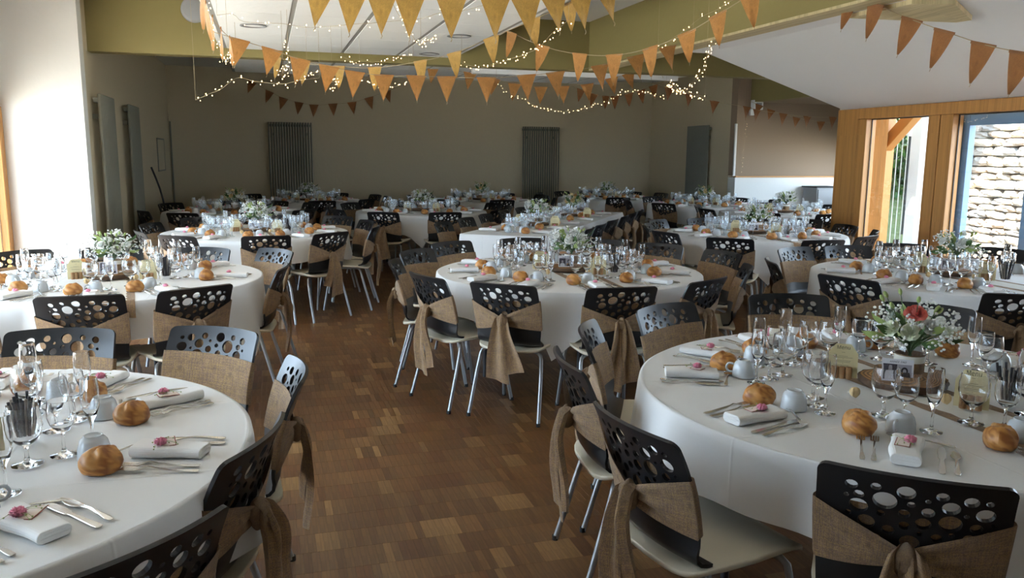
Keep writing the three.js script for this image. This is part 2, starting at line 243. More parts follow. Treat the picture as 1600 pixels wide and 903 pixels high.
// right window wall
struct('wall_right', merged([box(6.6, 6.85, 2.1, CH, -3.2, 8.36), box(6.6, 6.85, 0, 2.1, -3.2, 1.4)]), M.wallWhite, 'wall above the oak glazing');
{
  const head = [8.36, 6.79, 5.04, 3.3, 1.56, -0.18];
  const w = struct('window_1', merged([box(6.58, 6.72, 0, 2.1, 8.0, 8.36, 0.006), box(6.56, 6.7, 1.98, 2.1, 1.4, 8.0, 0.006), box(6.58, 6.72, 0, 0.1, 1.4, 8.0, 0.006)]), M.oak, 'oak framed glazed doors along the right wall');
  const post = (a, b) => mesh('frame_post', box(6.575, 6.71, 0.1, 1.98, a, b, 0.006), M.oak, w);
  post(7.86, 7.99); post(6.95, 6.8); post(6.79, 6.63); post(5.2, 5.05); post(5.04, 4.88); post(3.46, 3.31); post(3.3, 3.14); post(1.72, 1.57); post(1.56, 1.4);
  for (const [a, b, k] of [[6.95, 7.86, 1], [5.2, 6.63, 1], [3.46, 4.88, 1], [1.72, 3.14, 1]]) {
    mesh('pane', box(6.636, 6.642, 0.09, 1.99, a - 0.01, b + 0.01), M.pane, w);
    mesh('seal', merged([box(6.645, 6.655, 0.1, 1.98, b - 0.012, b), box(6.645, 6.655, 0.1, 1.98, a, a + 0.012), box(6.645, 6.655, 1.968, 1.98, a, b)]), M.seal, w);
  }
  const bl = tag(new THREE.Group(), 'blue grey metal door frame outside the second oak pane', 'door frame'); bl.name = 'outside_door_frame'; scene.add(bl);
  mesh('jamb', box(6.74, 6.82, 0, 1.98, 6.58, 6.84, 0.006), M.blueMetal, bl); mesh('jamb', box(6.74, 6.82, 0, 1.98, 5.66, 5.9, 0.006), M.blueMetal, bl); mesh('head_rail', box(6.74, 6.82, 1.87, 1.98, 5.9, 6.58, 0.006), M.blueMetal, bl);
}
{ // left glazing
  const w = struct('window_2', merged([box(-2.44, -2.36, 1.96, 2.07, 1.58, 8.9, 0.006), box(-2.44, -2.36, 0, 0.1, 1.58, 8.9, 0.006)]), M.oak, 'oak framed glazing along the left wall');
  for (const d of [8.78, 6.98, 5.18, 3.38, 1.58]) mesh('frame_post', box(-2.45, -2.35, 0.1, 1.96, d, d + 0.12, 0.006), M.oak, w);
  for (const d of [7.1, 5.3, 3.5, 1.7]) { mesh('pane', box(-2.403, -2.397, 0.09, 1.97, d - 0.01, d + 1.69), M.pane, w); mesh('seal', box(-2.42, -2.41, 0.1, 1.96, d + 1.668, d + 1.68), M.seal, w); }
}
struct('wall_front', box(-2.6, 6.85, 0, CH, -3.4, -3.2), M.wallWhite, 'plain wall behind the camera');

// ---------------------------------------------------------------- fixtures on the walls
const radTube = new THREE.CapsuleGeometry(0.0125, 2.0, 3, 8); const radHead = new THREE.BoxGeometry(0.8, 0.045, 0.045);
function radiator(label, X, D, turn) { // local +z faces the room
  const g = thing('tall_radiator', label, 'radiator', V(X, 0, D), turn, 'tall vertical radiators on the walls');
  for (const y of [0.16, 2.06]) { const h = mesh('header_pipe', radHead, M.radiator, g); h.position.set(0, y, 0.05); }
  for (let i = 0; i < 17; i++) { const m = mesh('radiator_tube', radTube, M.radiator, g); m.position.set(-0.39 + i * 0.78 / 16, 1.11, 0.085); m.scale.set(1.15, 1, 1.4); }
  for (const x of [-0.3, 0.3]) for (const y of [0.3, 1.9]) mesh('wall_bracket', new THREE.BoxGeometry(0.04, 0.05, 0.05).translate(x, y, 0.025), M.radiator, g);
}
radiator('tall grey radiator on the back wall, the left one of two', 0.5, 16.398, 0);
radiator('tall grey radiator on the back wall, the right one of two', 5.55, 16.398, 0);
radiator('tall grey radiator on the right side wall near the alcove', 8.098, 14.2, -Math.PI / 2);
radiator('tall grey radiator on left side wall next to white return wall', -1.648, 9.62, Math.PI / 2);
radiator('tall grey radiator on left side wall, farther from the window', -1.648, 11.5, Math.PI / 2);
{ const g = thing('wall_panel', 'flat beige access panel on the left side wall', 'panel', V(-1.65, 0, 14.9)); mesh('panel_cover', new RoundedBoxGeometry(0.012, 0.5, 0.9, 1, 0.004).translate(0.006, 1.5, 0), M.wall, g); mesh('panel_frame', merged([box(0, 0.016, 1.23, 1.25, -0.47, 0.47), box(0, 0.016, 1.75, 1.77, -0.47, 0.47), box(0, 0.016, 1.23, 1.77, -0.47, -0.45), box(0, 0.016, 1.23, 1.77, 0.45, 0.47)]), M.radiator, g); }
single('wall_conduit', box(-1.635, -1.61, 0, 2.1, 16.35, 16.4, 0.005), M.radiator, 'thin vertical cable conduit in the left back corner', 'conduit');
single('black_pole', tube([[-1.36, 0, -13.2], [-1.5, 0.95, -13.3], [-1.62, 1.32, -13.35]], 0.014, 8, 8), M.legDark, 'thin black pole leaning on the left side wall', 'pole');
{ const g = thing('wall_speaker', 'small white speaker box on the wall beside the alcove', 'speaker', V(8.45, 2.4, 12.99)); mesh('housing', new RoundedBoxGeometry(0.2, 0.17, 0.1, 2, 0.012).translate(-0.02, 0.05, 0.09), M.whitePaint, g); mesh('bracket', new RoundedBoxGeometry(0.08, 0.12, 0.06, 1, 0.006).translate(-0.08, -0.07, 0.03), M.whitePaint, g); mesh('grille', new RoundedBoxGeometry(0.11, 0.05, 0.006, 1, 0.002).translate(-0.01, 0.06, 0.141), M.grey, g); }
{ const g = thing('beam_speaker', 'round grey speaker hanging beside the tile ceiling edge', 'speaker', V(-0.62, 2.98, 9.2)); mesh('disc', lathe([[0, 0.03], [0.1, 0.028], [0.125, 0.01], [0.13, -0.02], [0.12, -0.03], [0, -0.03]], 28).rotateX(Math.PI / 2), M.grey, g); mesh('arm', new THREE.CylinderGeometry(0.012, 0.012, 0.1, 8).rotateX(Math.PI / 2).translate(0, 0, -0.06), M.steel, g); }
const ringG = lathe([[0.085, 0.004], [0.11, 0.0], [0.112, -0.006], [0.09, -0.008], [0.082, 0.02], [0.075, 0.03]], 28), bowlG = lathe([[0.082, 0.02], [0.05, 0.028], [0.02, 0.03], [0, 0.03]], 20);
for (const [X, D, l] of [[-0.04, 7.55, 'left'], [1.76, 7.55, 'right'], [1.76, 8.98, 'farthest right']]) { const g = thing('downlight', `recessed round downlight in the tile ceiling, ${l} one`, 'light', V(X, 2.618, D), 0, 'recessed downlights in the tile ceiling'); mesh('trim_ring', ringG, M.grey, g); mesh('reflector', bowlG, M.whitePaint, g); }
{ const g = thing('spot_light', 'small lit spotlight in the alcove ceiling', 'light', V(9.55, 2.497, 12.2)); mesh('trim_ring', lathe([[0.035, 0], [0.055, -0.004], [0.05, -0.012], [0.035, -0.012]], 20), M.whitePaint, g); mesh('bulb', new THREE.CylinderGeometry(0.034, 0.034, 0.006, 18).translate(0, -0.01, 0), std(rgb(1, 0.95, 0.85), 0.5, { emissive: rgb(1, 0.9, 0.75), emissiveIntensity: 6 }), g); const s = new THREE.SpotLight(rgb(1, 0.86, 0.7), 1.2, 0, 0.7, 0.6); s.position.set(0, -0.03, 0); s.target.position.set(0, -2, 0); s.castShadow = true; s.name = 'alcove_spot'; g.add(s, s.target); }
// ---------------------------------------------------------------- chairs
const HOLES = [[427, 347, 27], [541, 373, 50], [722, 390, 43], [808, 467, 20], [950, 437, 63], [1146, 453, 37], [1308, 493, 46], [441, 468, 63], [660, 477, 60], [559, 516, 19], [910, 537, 29], [1081, 564, 82], [1254, 572, 38], [1337, 610, 20], [385, 542, 18], [486, 605, 43], [651, 620, 77], [799, 569, 44], [822, 682, 54], [949, 638, 41], [1100, 692, 30], [1250, 680, 66], [400, 640, 34], [520, 712, 42], [633, 718, 22], [725, 777, 40], [839, 780, 20], [941, 745, 39], [1043, 825, 45], [1192, 806, 62], [1318, 775, 25], [640, 850, 48], [895, 885, 70], [430, 800, 56], [1330, 880, 44], [1120, 930, 40], [540, 880, 36], [760, 940, 38]]
  .map(([x, y, r]) => { const k = (x - 904) / 629, top = 165 + 0.159 * (x - 275) + 36 * (1 - k * k); return [k * 0.205, (y - top) / 2950 + 0.003, r / 3080]; });
const profile = new THREE.CatmullRomCurve3([[0.828, -0.312], [0.76, -0.281], [0.68, -0.252], [0.59, -0.229], [0.52, -0.216], [0.474, -0.203], [0.452, -0.175], [0.444, -0.13]].map(([y, z]) => new THREE.Vector3(0, y, z)), false, 'centripetal');
const SL = profile.getLength();
function shellAt(a, s) { const q = profile.getPointAt(clamp(s / SL, 0, 1)), k = a / 0.21, up = 1 - ss(0.3, 0.46, s), w = 1 - 0.05 * ss(0.1, 0.42, s); return new THREE.Vector3(a * w, q.y + k * k * (0.012 * (1 - up) - 0.006 * (1 - ss(0, 0.12, s))), q.z + 0.042 * k * k * up); }
function shellFrame(a, s) { const e = 0.003, p = shellAt(a, s), dx = shellAt(a + e, s).sub(shellAt(a - e, s)), dy = shellAt(a, clamp(s - e, 0, SL)).sub(shellAt(a, clamp(s + e, 0, SL))); return [p, dx.cross(dy).normalize()]; }
function delaunay(P) {
  let T = [[P.length, P.length + 1, P.length + 2]]; const Q = [...P, [-9, -9], [9, -9], [0, 15]];
  const circ = (t) => { const [ax, ay] = Q[t[0]], [bx, by] = Q[t[1]], [cx, cy] = Q[t[2]], d = 2 * (ax * (by - cy) + bx * (cy - ay) + cx * (ay - by)), a2 = ax * ax + ay * ay, b2 = bx * bx + by * by, c2 = cx * cx + cy * cy, ux = (a2 * (by - cy) + b2 * (cy - ay) + c2 * (ay - by)) / d, uy = (a2 * (cx - bx) + b2 * (ax - cx) + c2 * (bx - ax)) / d; return [ux, uy, (ax - ux) ** 2 + (ay - uy) ** 2]; };
  let C = T.map(circ);
  for (let i = 0; i < P.length; i++) {
    const [x, y] = P[i], edge = new Map(), T2 = [], C2 = [];
    for (let k = 0; k < T.length; k++) { const c = C[k]; if ((x - c[0]) ** 2 + (y - c[1]) ** 2 < c[2]) { const t = T[k]; for (const [u, v] of [[t[0], t[1]], [t[1], t[2]], [t[2], t[0]]]) { const r = v * 100000 + u; if (edge.has(r)) edge.delete(r); else edge.set(u * 100000 + v, [u, v]); } } else { T2.push(T[k]); C2.push(c); } }
    for (const [u, v] of edge.values()) { const t = [u, v, i]; T2.push(t); C2.push(circ(t)); }
    T = T2; C = C2;
  }
  return T.filter((t) => t.every((q) => q < P.length));
}
function backGeometry(step, arc, minN) {
  const P = [], w = 0.21, rc = 0.022, put = (x, y) => P.push([x + (hash(P.length, 1) - 0.5) * 1e-6, y + (hash(P.length, 2) - 0.5) * 1e-6]);
  for (let x = -w + rc; x <= w - rc + 1e-6; x += (2 * w - 2 * rc) / Math.round((2 * w - 2 * rc) / step)) { put(x, 0); put(x, SL); }
  for (let y = rc; y < SL; y += (SL - rc) / Math.round((SL - rc) / step)) { put(-w, y); put(w, y); }
  put(-w, SL); put(w, SL);
  for (const t of [22.5, 45, 67.5]) for (const s of [-1, 1]) put(s * (w - rc + rc * Math.cos(t * D2R)), rc - rc * Math.sin(t * D2R));
  for (const [x, y, r] of HOLES) { const n = Math.max(minN, Math.round(2 * Math.PI * r / arc)); for (let i = 0; i < n; i++) put(x + r * Math.cos(i / n * 2 * Math.PI + x * 50), y + r * Math.sin(i / n * 2 * Math.PI + x * 50)); }
  for (let x = -w + step; x < w - step / 2; x += step) for (let y = step; y < SL - step / 2; y += step) if (HOLES.every(([hx, hy, r]) => Math.hypot(x - hx, y - hy) > r + step * 0.35)) put(x, y);
  const T = delaunay(P).filter((t) => { const x = (P[t[0]][0] + P[t[1]][0] + P[t[2]][0]) / 3, y = (P[t[0]][1] + P[t[1]][1] + P[t[2]][1]) / 3; if (y < rc && Math.abs(x) > w - rc && Math.hypot(Math.abs(x) - w + rc, y - rc) > rc) return false; return HOLES.every(([hx, hy, r]) => Math.hypot(x - hx, y - hy) > r * 0.985); });
  const th = 0.011, pos = [], nor = [], uv = [], fr = P.map(([x, y]) => shellFrame(x, y));
  const pt = (i, side) => fr[i][0].clone().addScaledVector(fr[i][1], side ? -th : 0);
  const add = (v, n, q) => { pos.push(v.x, v.y, v.z); nor.push(n.x, n.y, n.z); uv.push(q[0], q[1]); };
  const count = new Map();
  for (let t of T) {
    const [a, b, c] = t, cr = (P[b][0] - P[a][0]) * (P[c][1] - P[a][1]) - (P[b][1] - P[a][1]) * (P[c][0] - P[a][0]);
    const f = cr < 0 ? [a, b, c] : [a, c, b];   // s runs downwards, so clockwise in (a, s) faces the sitter
    for (const i of f) add(pt(i, 0), fr[i][1], P[i]);
    for (const i of [f[0], f[2], f[1]]) add(pt(i, 1), fr[i][1].clone().negate(), P[i]);
    for (const [u, v] of [[f[0], f[1]], [f[1], f[2]], [f[2], f[0]]]) { const r = v * 100000 + u; if (count.has(r)) count.delete(r); else count.set(u * 100000 + v, [u, v]); }
  }
  for (const [u, v] of count.values()) { const A = pt(u, 0), B = pt(v, 0), A2 = pt(u, 1), B2 = pt(v, 1), n = B.clone().sub(A).cross(A2.clone().sub(A)).normalize().negate(); for (const [p, q] of [[A, u], [A2, u], [B, v], [B, v], [A2, u], [B2, v]]) add(p, n, P[q]); }
  const g = new THREE.BufferGeometry(); g.setAttribute('position', new THREE.Float32BufferAttribute(pos, 3)); g.setAttribute('normal', new THREE.Float32BufferAttribute(nor, 3)); g.setAttribute('uv', new THREE.Float32BufferAttribute(uv, 2));
  return mergeVertices(g);
}
function seatGeometry(rings, seg) {
  const out = (t) => { const c = Math.cos(t), s = Math.sin(t), n = 0.42; return [Math.sign(c) * Math.pow(Math.abs(c), n) * 0.216, Math.sign(s) * Math.pow(Math.abs(s), n) * 0.224 + 0.008]; };
  const y = (x, z) => 0.437 + 0.012 * (x / 0.21) ** 2 + 0.012 * ss(-0.05, 0.12, z) - 0.045 * ss(0.1, 0.26, z) ** 2 - 0.012 * ss(-0.12, -0.22, z);
  const f = (u, v) => { const t = u * 2 * Math.PI, [ox, oz] = out(t); if (v <= 0.5) { const r = v / 0.5; return [ox * r, y(ox * r, oz * r), oz * r]; } if (v < 0.7) { const k = (v - 0.5) / 0.2 * Math.PI; return [ox * (1 + 0.012 * Math.sin(k)), y(ox, oz) - 0.02 * (1 - Math.cos(k)) / 2, oz * (1 + 0.012 * Math.sin(k))]; } const r = (1 - v) / 0.3; return [ox * r, y(ox * r, oz * r) - 0.02, oz * r]; };
  return grid(seg, rings, f, (u, v, p) => [p[0], p[2]], true);
}
const legPath = (sx, front) => front ? [[sx * 0.09, 0.408, 0.11], [sx * 0.15, 0.408, 0.13], [sx * 0.186, 0.395, 0.145], [sx * 0.197, 0.34, 0.155], [sx * 0.222, 0.0, 0.215]] : [[sx * 0.09, 0.408, -0.1], [sx * 0.15, 0.408, -0.13], [sx * 0.19, 0.392, -0.152], [sx * 0.202, 0.33, -0.17], [sx * 0.228, 0.0, -0.262]];
// burlap sash: flat across the front, gathered behind into a knot with two tails
const S0 = 0.118, S1 = 0.292, KS = 0.226;
function sashBand(nx, ny, jitter) {
  const cols = []; const N = nx;
  for (let i = 0; i <= N; i++) cols.push(['b', -0.213 * (i / N)]);
  cols.push(['e', -0.2165, -0.014], ['e', -0.2185, -0.005], ['e', -0.2165, 0.004]);
  for (let i = 0; i <= N + 2; i++) cols.push(['f', -0.213 + 0.426 * i / (N + 2)]);
  cols.push(['e', 0.2165, 0.004], ['e', 0.2185, -0.005], ['e', 0.2165, -0.014]);
  for (let i = N; i >= 0; i--) cols.push(['b', 0.213 * (i / N)]);
  const f = (u, v) => {
    const c = cols[Math.round(u * (cols.length - 1))], a = c[1];
    if (c[0] === 'b') { const w = Math.abs(a) / 0.213, side = Math.sign(a) || (u < 0.5 ? -1 : 1), st = lerp(KS - 0.016, S0 + jitter * side * 0.012, Math.pow(w, 0.85)), sb = lerp(KS + 0.026, S1 + 0.012 + jitter * 0.014 * side, Math.pow(w, 0.65)), s = lerp(st, sb, v); const [p, n] = shellFrame(a * 0.99, s); return p.addScaledVector(n, -(0.0165 + 0.018 * (1 - w) + 0.008 * (1 - w * 0.7) * Math.sin(v * Math.PI * 5 + side) * (1 - w) + 0.003 * Math.sin(v * 9 + a * 40) * Math.sin(v * Math.PI))).toArray(); }
    const s = lerp(S0 + jitter * a * 0.05, S1 + jitter * a * 0.04 + 0.004 * Math.sin(a * 18), v), [p, n] = shellFrame(clamp(a, -0.212, 0.212), s);
    if (c[0] === 'e') { p.x = p.x + (a - clamp(a, -0.212, 0.212)); return p.addScaledVector(n, c[2]).toArray(); }
    return p.addScaledVector(n, 0.0045 + 0.0025 * Math.sin(a * 23 + jitter * 3) * Math.sin(v * 3)).toArray();
  };
  return grid(cols.length - 1, ny, f, (u, v) => [u * 0.95, v * 0.18]);
}
const KNOT = (() => { const [p, n] = shellFrame(0, KS + 0.004); return p.addScaledVector(n, -0.045); })();
const knotGeometry = (w, h) => { const g = new THREE.SphereGeometry(1, w, h), p = g.attributes.position; for (let i = 0; i < p.count; i++) { const x = p.getX(i), y = p.getY(i), z = p.getZ(i), t = Math.atan2(y, x), k = 1 + 0.1 * Math.sin(t * 5 + z * 2); p.setXYZ(i, x * 0.036 * k, y * 0.043 * k, z * 0.026 * k); } g.translate(KNOT.x, KNOT.y, KNOT.z); g.computeVertexNormals(); return g; };
function tailGeometry(nx, ny, L, drift, ph, wide, off) {
  return grid(nx, ny, (u, v) => { const c = u - 0.5, r = v, w = lerp(0.055, wide, Math.pow(r, 0.7)); return [KNOT.x + off + drift * r + c * w, KNOT.y + 0.028 - (L - 0.03 * c * Math.sign(drift || 1)) * r + 0.012 * (1 - r) * Math.cos(c * 5), KNOT.z - 0.012 - 0.022 * Math.sin(Math.min(1, r * 3) * Math.PI * 0.55) + 0.05 * r * r * 0.3 + 0.016 * Math.sin(c * 7.5 + ph) * (1 - 0.45 * r) + 0.006 * Math.sin(r * 7 + ph)]; }, (u, v) => [u * wide, v * L]);
}
const shellHi = backGeometry(0.024, 0.0075, 9), shellLo = backGeometry(0.05, 0.014, 6), seatHi = seatGeometry(14, 40), seatLo = seatGeometry(10, 24);
const legs = [[-1, 1], [1, 1], [-1, 0], [1, 0]].map(([s, f]) => [tube(legPath(s, f), 0.0112, 18, 10), tube(legPath(s, f), 0.0112, 9, 6)]);
const footG = new THREE.CylinderGeometry(0.0128, 0.0128, 0.02, 8).translate(0, 0.01, 0);
const underG = merged([tube([[-0.1, 0.408, 0.11], [-0.1, 0.41, 0], [-0.1, 0.408, -0.1]], 0.0105, 4, 6), tube([[0.1, 0.408, 0.11], [0.1, 0.41, 0], [0.1, 0.408, -0.1]], 0.0105, 4, 6), tube([[-0.1, 0.409, 0.02], [0.1, 0.409, 0.02]], 0.0105, 2, 6)]);
function chairProto(hi, v) {
  const g = proto('banquet_chair');
  const sh = mesh('back_shell', hi ? shellHi : shellLo, M.black, g);
  const st = mesh('seat', hi ? seatHi : seatLo, M.seat, g); st.userData.label = 'cream plastic seat';
  legs.forEach((l, i) => { const m = mesh('leg', l[hi ? 0 : 1], M.steel, g); if (hi) { const p = legPath(i % 2 ? 1 : -1, i < 2)[4], f = mesh('foot_cap', footG, M.rubber, m); f.position.set(p[0], 0, p[2]); } });
  mesh('under_frame', underG, M.steel, g);
  const j = [0.4, -0.9, 0.9, 0.1][v];
  const band = mesh('sash', sashBand(hi ? 9 : 5, hi ? 8 : 4, j), M.burlap, g); band.userData.label = 'tan burlap sash tied behind the chair back';
  mesh('knot', knotGeometry(hi ? 16 : 8, hi ? 12 : 6), M.burlap, band);
  const T = [[[0.36, -0.05, 0.3, 0.13, -0.012], [0.40, 0.045, 1.9, 0.12, 0.014]], [[0.40, -0.02, 1.2, 0.15, -0.01], [0.30, 0.07, 0.2, 0.11, 0.016]], [[0.32, -0.08, 2.2, 0.12, -0.016], [0.38, 0.01, 0.6, 0.15, 0.008]], [[0.42, 0.03, 0.9, 0.14, 0.006], [0.37, -0.06, 2.6, 0.1, -0.018]]][v];
  for (const t of T) mesh('tail', tailGeometry(hi ? 12 : 6, hi ? 12 : 6, ...t), M.burlap, band);
  return g;
}
const chairHi = [0, 1, 2, 3].map((v) => chairProto(true, v)), chairLo = [0, 1, 2, 3].map((v) => chairProto(false, v));

// ---------------------------------------------------------------- seats: where chairs and place settings go
const inRoom = (X, D) => (D < 8.7 ? X > -2.14 : X > -1.32) && D < 16.1 && !(D > 12.7 && X > 7.7) && (D > 8.1 || X < 6.25) && !((X - 6.86) * 4.8 - (D - 8.2) * 4.09 > -2.3 && D > 8.1);
const SEATS = [], ORD = ['first', 'second', 'third', 'fourth', 'fifth', 'sixth', 'seventh', 'eighth', 'ninth', 'tenth', 'eleventh'];
for (const t of TABLES) for (const [ang, r, tw] of t.seats) { const a = ang * D2R, o = [Math.sin(a), Math.cos(a)]; SEATS.push({ t, a, o, tw: tw === undefined ? rr(-5, 5) : tw, c: [t.x, t.d], edge: 0.9, chair: [t.x + o[0] * (r - 0.28), t.d + o[1] * (r - 0.28)], near: o[0] * t.x + o[1] * t.d < 0 }); }
{ const [dx, dd] = HEAD.dir, n = [dd, -dx]; // n points to the near, right hand side
  const put = (s, side, extra) => { const o = [n[0] * side, n[1] * side], c = [HEAD.x + dx * s, HEAD.d + dd * s]; SEATS.push({ t: HEAD, a: Math.atan2(o[0], o[1]), o, c: [c[0] - o[0] * (0.9 - HEAD.w), c[1] - o[1] * (0.9 - HEAD.w)], edge: 0.9, chair: [c[0] + o[0] * (HEAD.w + extra), c[1] + o[1] * (HEAD.w + extra)], near: side > 0 }); };
  for (const s of [-1.55, -1.0, -0.35, 0.3, 0.85, 1.4]) put(s, 1, 0.06); for (const s of [-1.5, -0.85, -0.2, 0.5, 1.2]) put(s, -1, 0.1); HEAD.far = 9.9;
}
const kept = [];
for (const s of SEATS) {
  s.item = V(s.c[0] + s.o[0] * 0.62, 0.76, s.c[1] + s.o[1] * 0.62);
  s.hasItem = inView(s.item, 0.16, 0.1);
  const [X, D] = s.chair, p = V(X, 0.6, D);
  s.hasChair = inRoom(X, D) && Math.hypot(X, D) > 0.75 && (inView(p, 0.14, 0.12) || inView(V(X + s.o[0] * 0.3, 0.8, D + s.o[1] * 0.3), 0.14, 0.1)) && kept.every((k) => Math.hypot(k.chair[0] - X, k.chair[1] - D) > (k.t === s.t ? 0.36 : 0.5)) && TABLES.every((t) => t === s.t || Math.hypot(t.x - X, t.d - D) > 1.1);
  if (s.hasChair) kept.push(s);
}
for (const t of [...TABLES, HEAD]) for (const near of [true, false]) SEATS.filter((s) => s.t === t && s.near === near && (s.hasChair || s.hasItem)).sort((a, b) => screenX(a.item) - screenX(b.item)).forEach((s, i, l) => { s.ord = ORD[i]; s.side = near ? 'near' : 'far'; });
for (const s of kept) { const hi = Math.hypot(...s.chair) < 5.6, c = copyOf(pick(hi ? chairHi : chairLo), `black chair with burlap sash, ${s.ord} from left on ${s.side} side of ${s.t.name}`, 'chair', `chairs around the ${s.t.name}`, V(s.chair[0], 0, s.chair[1]), -s.a + (s.tw ?? rr(-5, 5)) * D2R); }
// ---------------------------------------------------------------- tables and cloths
const seatGap = (t, a) => Math.min(...t.seats.map(([g]) => Math.abs(((a / D2R - g) % 360 + 540) % 360 - 180)));
const clothDrop = (t, a) => Math.min(clothFall(t, a), lerp(0.262, 0.5, ss(9, 17, seatGap(t, a)))); // over a chair the cloth stops above the seat
const clothFall = (t, a) => 0.245 + 0.035 * Math.sin(a * 2 + t.x) + 0.21 * Math.pow(Math.max(0, Math.cos(4 * (a - t.cloth * D2R))), 3);
function clothGeometry(t, hi) {
  const nu = hi ? 150 : 72, nv = hi ? 22 : 12, ph = rnd() * 6, R = 0.905;
  return grid(nu, nv, (u, v) => {
    const a = u * 2 * Math.PI, o = [Math.sin(a), -Math.cos(a)];
    if (v < 0.4) { const r = R * (1 - Math.pow(1 - v / 0.4, 2.4)); return [o[0] * r, 0.752 + 0.0006 * Math.sin(r * 9 + a * 3), o[1] * r]; }
    const q = (v - 0.4) / 0.6, drop = clothDrop(t, a), e = Math.min(1, q * 6), fold = (0.022 * Math.sin(a * 9 + ph) + 0.016 * Math.sin(a * 16 + ph * 2) + 0.012 * Math.sin(a * 5 - ph)) * Math.pow(q, 1.3);
    const r = R + 0.012 * Math.sin(e * Math.PI / 2) + 0.02 * q + fold;
    return [o[0] * r, 0.752 - 0.012 * (1 - Math.cos(e * Math.PI / 2)) - (drop - 0.012) * Math.max(0, (q - 0.1)) / 0.9, o[1] * r];
  }, (u, v, p) => v < 0.4 ? [p[0], p[2]] : [u * 5.6, p[1]], true);
}
const topG = lathe([[0, 0.722], [0.885, 0.722], [0.895, 0.73], [0.895, 0.742], [0.885, 0.748], [0, 0.748]], 48), tableLeg = tube([[0.3, 0.722, 0], [0.5, 0.66, 0], [0.56, 0.55, 0], [0.58, 0.0, 0]], 0.016, 12, 8);
const runnerG = (w, yy, L, wav) => grid(6, 44, (u, v) => { const s = (v - 0.5) * 2 * L, c = (u - 0.5) * w * (1 + wav * Math.sin(v * 130)), e = Math.sqrt(Math.max(0, 0.915 * 0.915 - c * c)), d = Math.abs(s) - e; if (d <= 0) return [c, yy + 0.0003 * Math.sin(s * 20 + u * 4), s]; const k = Math.min(1, d / 0.03); return [c, yy - d * 0.96, Math.sign(s) * (e + 0.018 * k + 0.02 * Math.min(1, d / 0.1))]; }, (u, v) => [u * w, v * 2 * L]);
const runnerLong = runnerG(0.25, 0.7538, 1.0, 0), laceLong = runnerG(0.165, 0.7549, 0.92, 0.07);
for (const t of TABLES) {
  const hi = t.far < 6.5, g = thing('round_table', `round banquet table, the ${t.name}, under a white cloth`, 'table', V(t.x, 0, t.d), 0, 'round banquet tables');
  mesh('table_top', topG, M.legDark, g);
  for (let i = 0; i < 4; i++) { const m = mesh('leg', tableLeg, M.legDark, g); m.rotation.y = (i * 90 + t.cloth + 45) * D2R; }
  single('tablecloth', clothGeometry(t, hi), M.linen, `white cloth draped over the ${t.name}`, 'tablecloth', 'white tablecloths', V(t.x, 0, t.d));
  if (t.far < 9.2) { const r = thing('table_runner', `burlap runner with lace strip across the ${t.name}`, 'runner', V(t.x, 0, t.d), [0, 0.1, -0.06, 0.14][TABLES.indexOf(t) % 4], 'burlap table runners'); mesh('burlap_strip', runnerLong, M.burlap, r); mesh('lace_strip', laceLong, M.lace, r).userData.label = 'white lace strip'; }
}
{ // long head table
  const turn = Math.atan2(HEAD.dir[0], HEAD.dir[1]), g = thing('head_table', 'long rectangular head table under a white cloth behind the middle table', 'table', V(HEAD.x, 0, HEAD.d), -turn);
  mesh('table_top', new RoundedBoxGeometry(HEAD.w * 2 - 0.02, 0.028, HEAD.half * 2 - 0.02, 1, 0.005).translate(0, 0.734, 0), M.legDark, g);
  for (const x of [-0.36, 0.36]) for (const z of [-1.7, 0, 1.7]) mesh('leg', tube([[x, 0.722, z], [x, 0, z]], 0.016, 3, 8), M.legDark, g);
  const W = HEAD.w, L = HEAD.half, per = 4 * (W + L), edge = (s) => { s = ((s % per) + per) % per; if (s < 2 * L) return [W, -L + s, 1, 0]; s -= 2 * L; if (s < 2 * W) return [W - s, L, 0, 1]; s -= 2 * W; if (s < 2 * L) return [-W, L - s, -1, 0]; s -= 2 * L; return [-W + s, -L, 0, -1]; };
  const geo = grid(160, 24, (u, v) => { const [x, z, nx, nz] = edge(u * per); if (v < 0.35) { const r = 1 - Math.pow(1 - v / 0.35, 3); return [x * r, 0.752, z * (L - W + W * r) / L]; } const q = (v - 0.35) / 0.65, drop = 0.3 + 0.03 * Math.sin(u * 30), f = (0.014 * Math.sin(u * 150) + 0.01 * Math.sin(u * 83)) * q + 0.014 * Math.min(1, q * 6) + 0.02 * q; return [x + nx * f, 0.752 - drop * q, z + nz * f]; }, (u, v, p) => v < 0.35 ? [p[0], p[2]] : [u * per, p[1]], true);
  single('tablecloth', geo, M.linen, 'white cloth draped over the long head table', 'tablecloth', 'white tablecloths', V(HEAD.x, 0, HEAD.d), -turn);
}

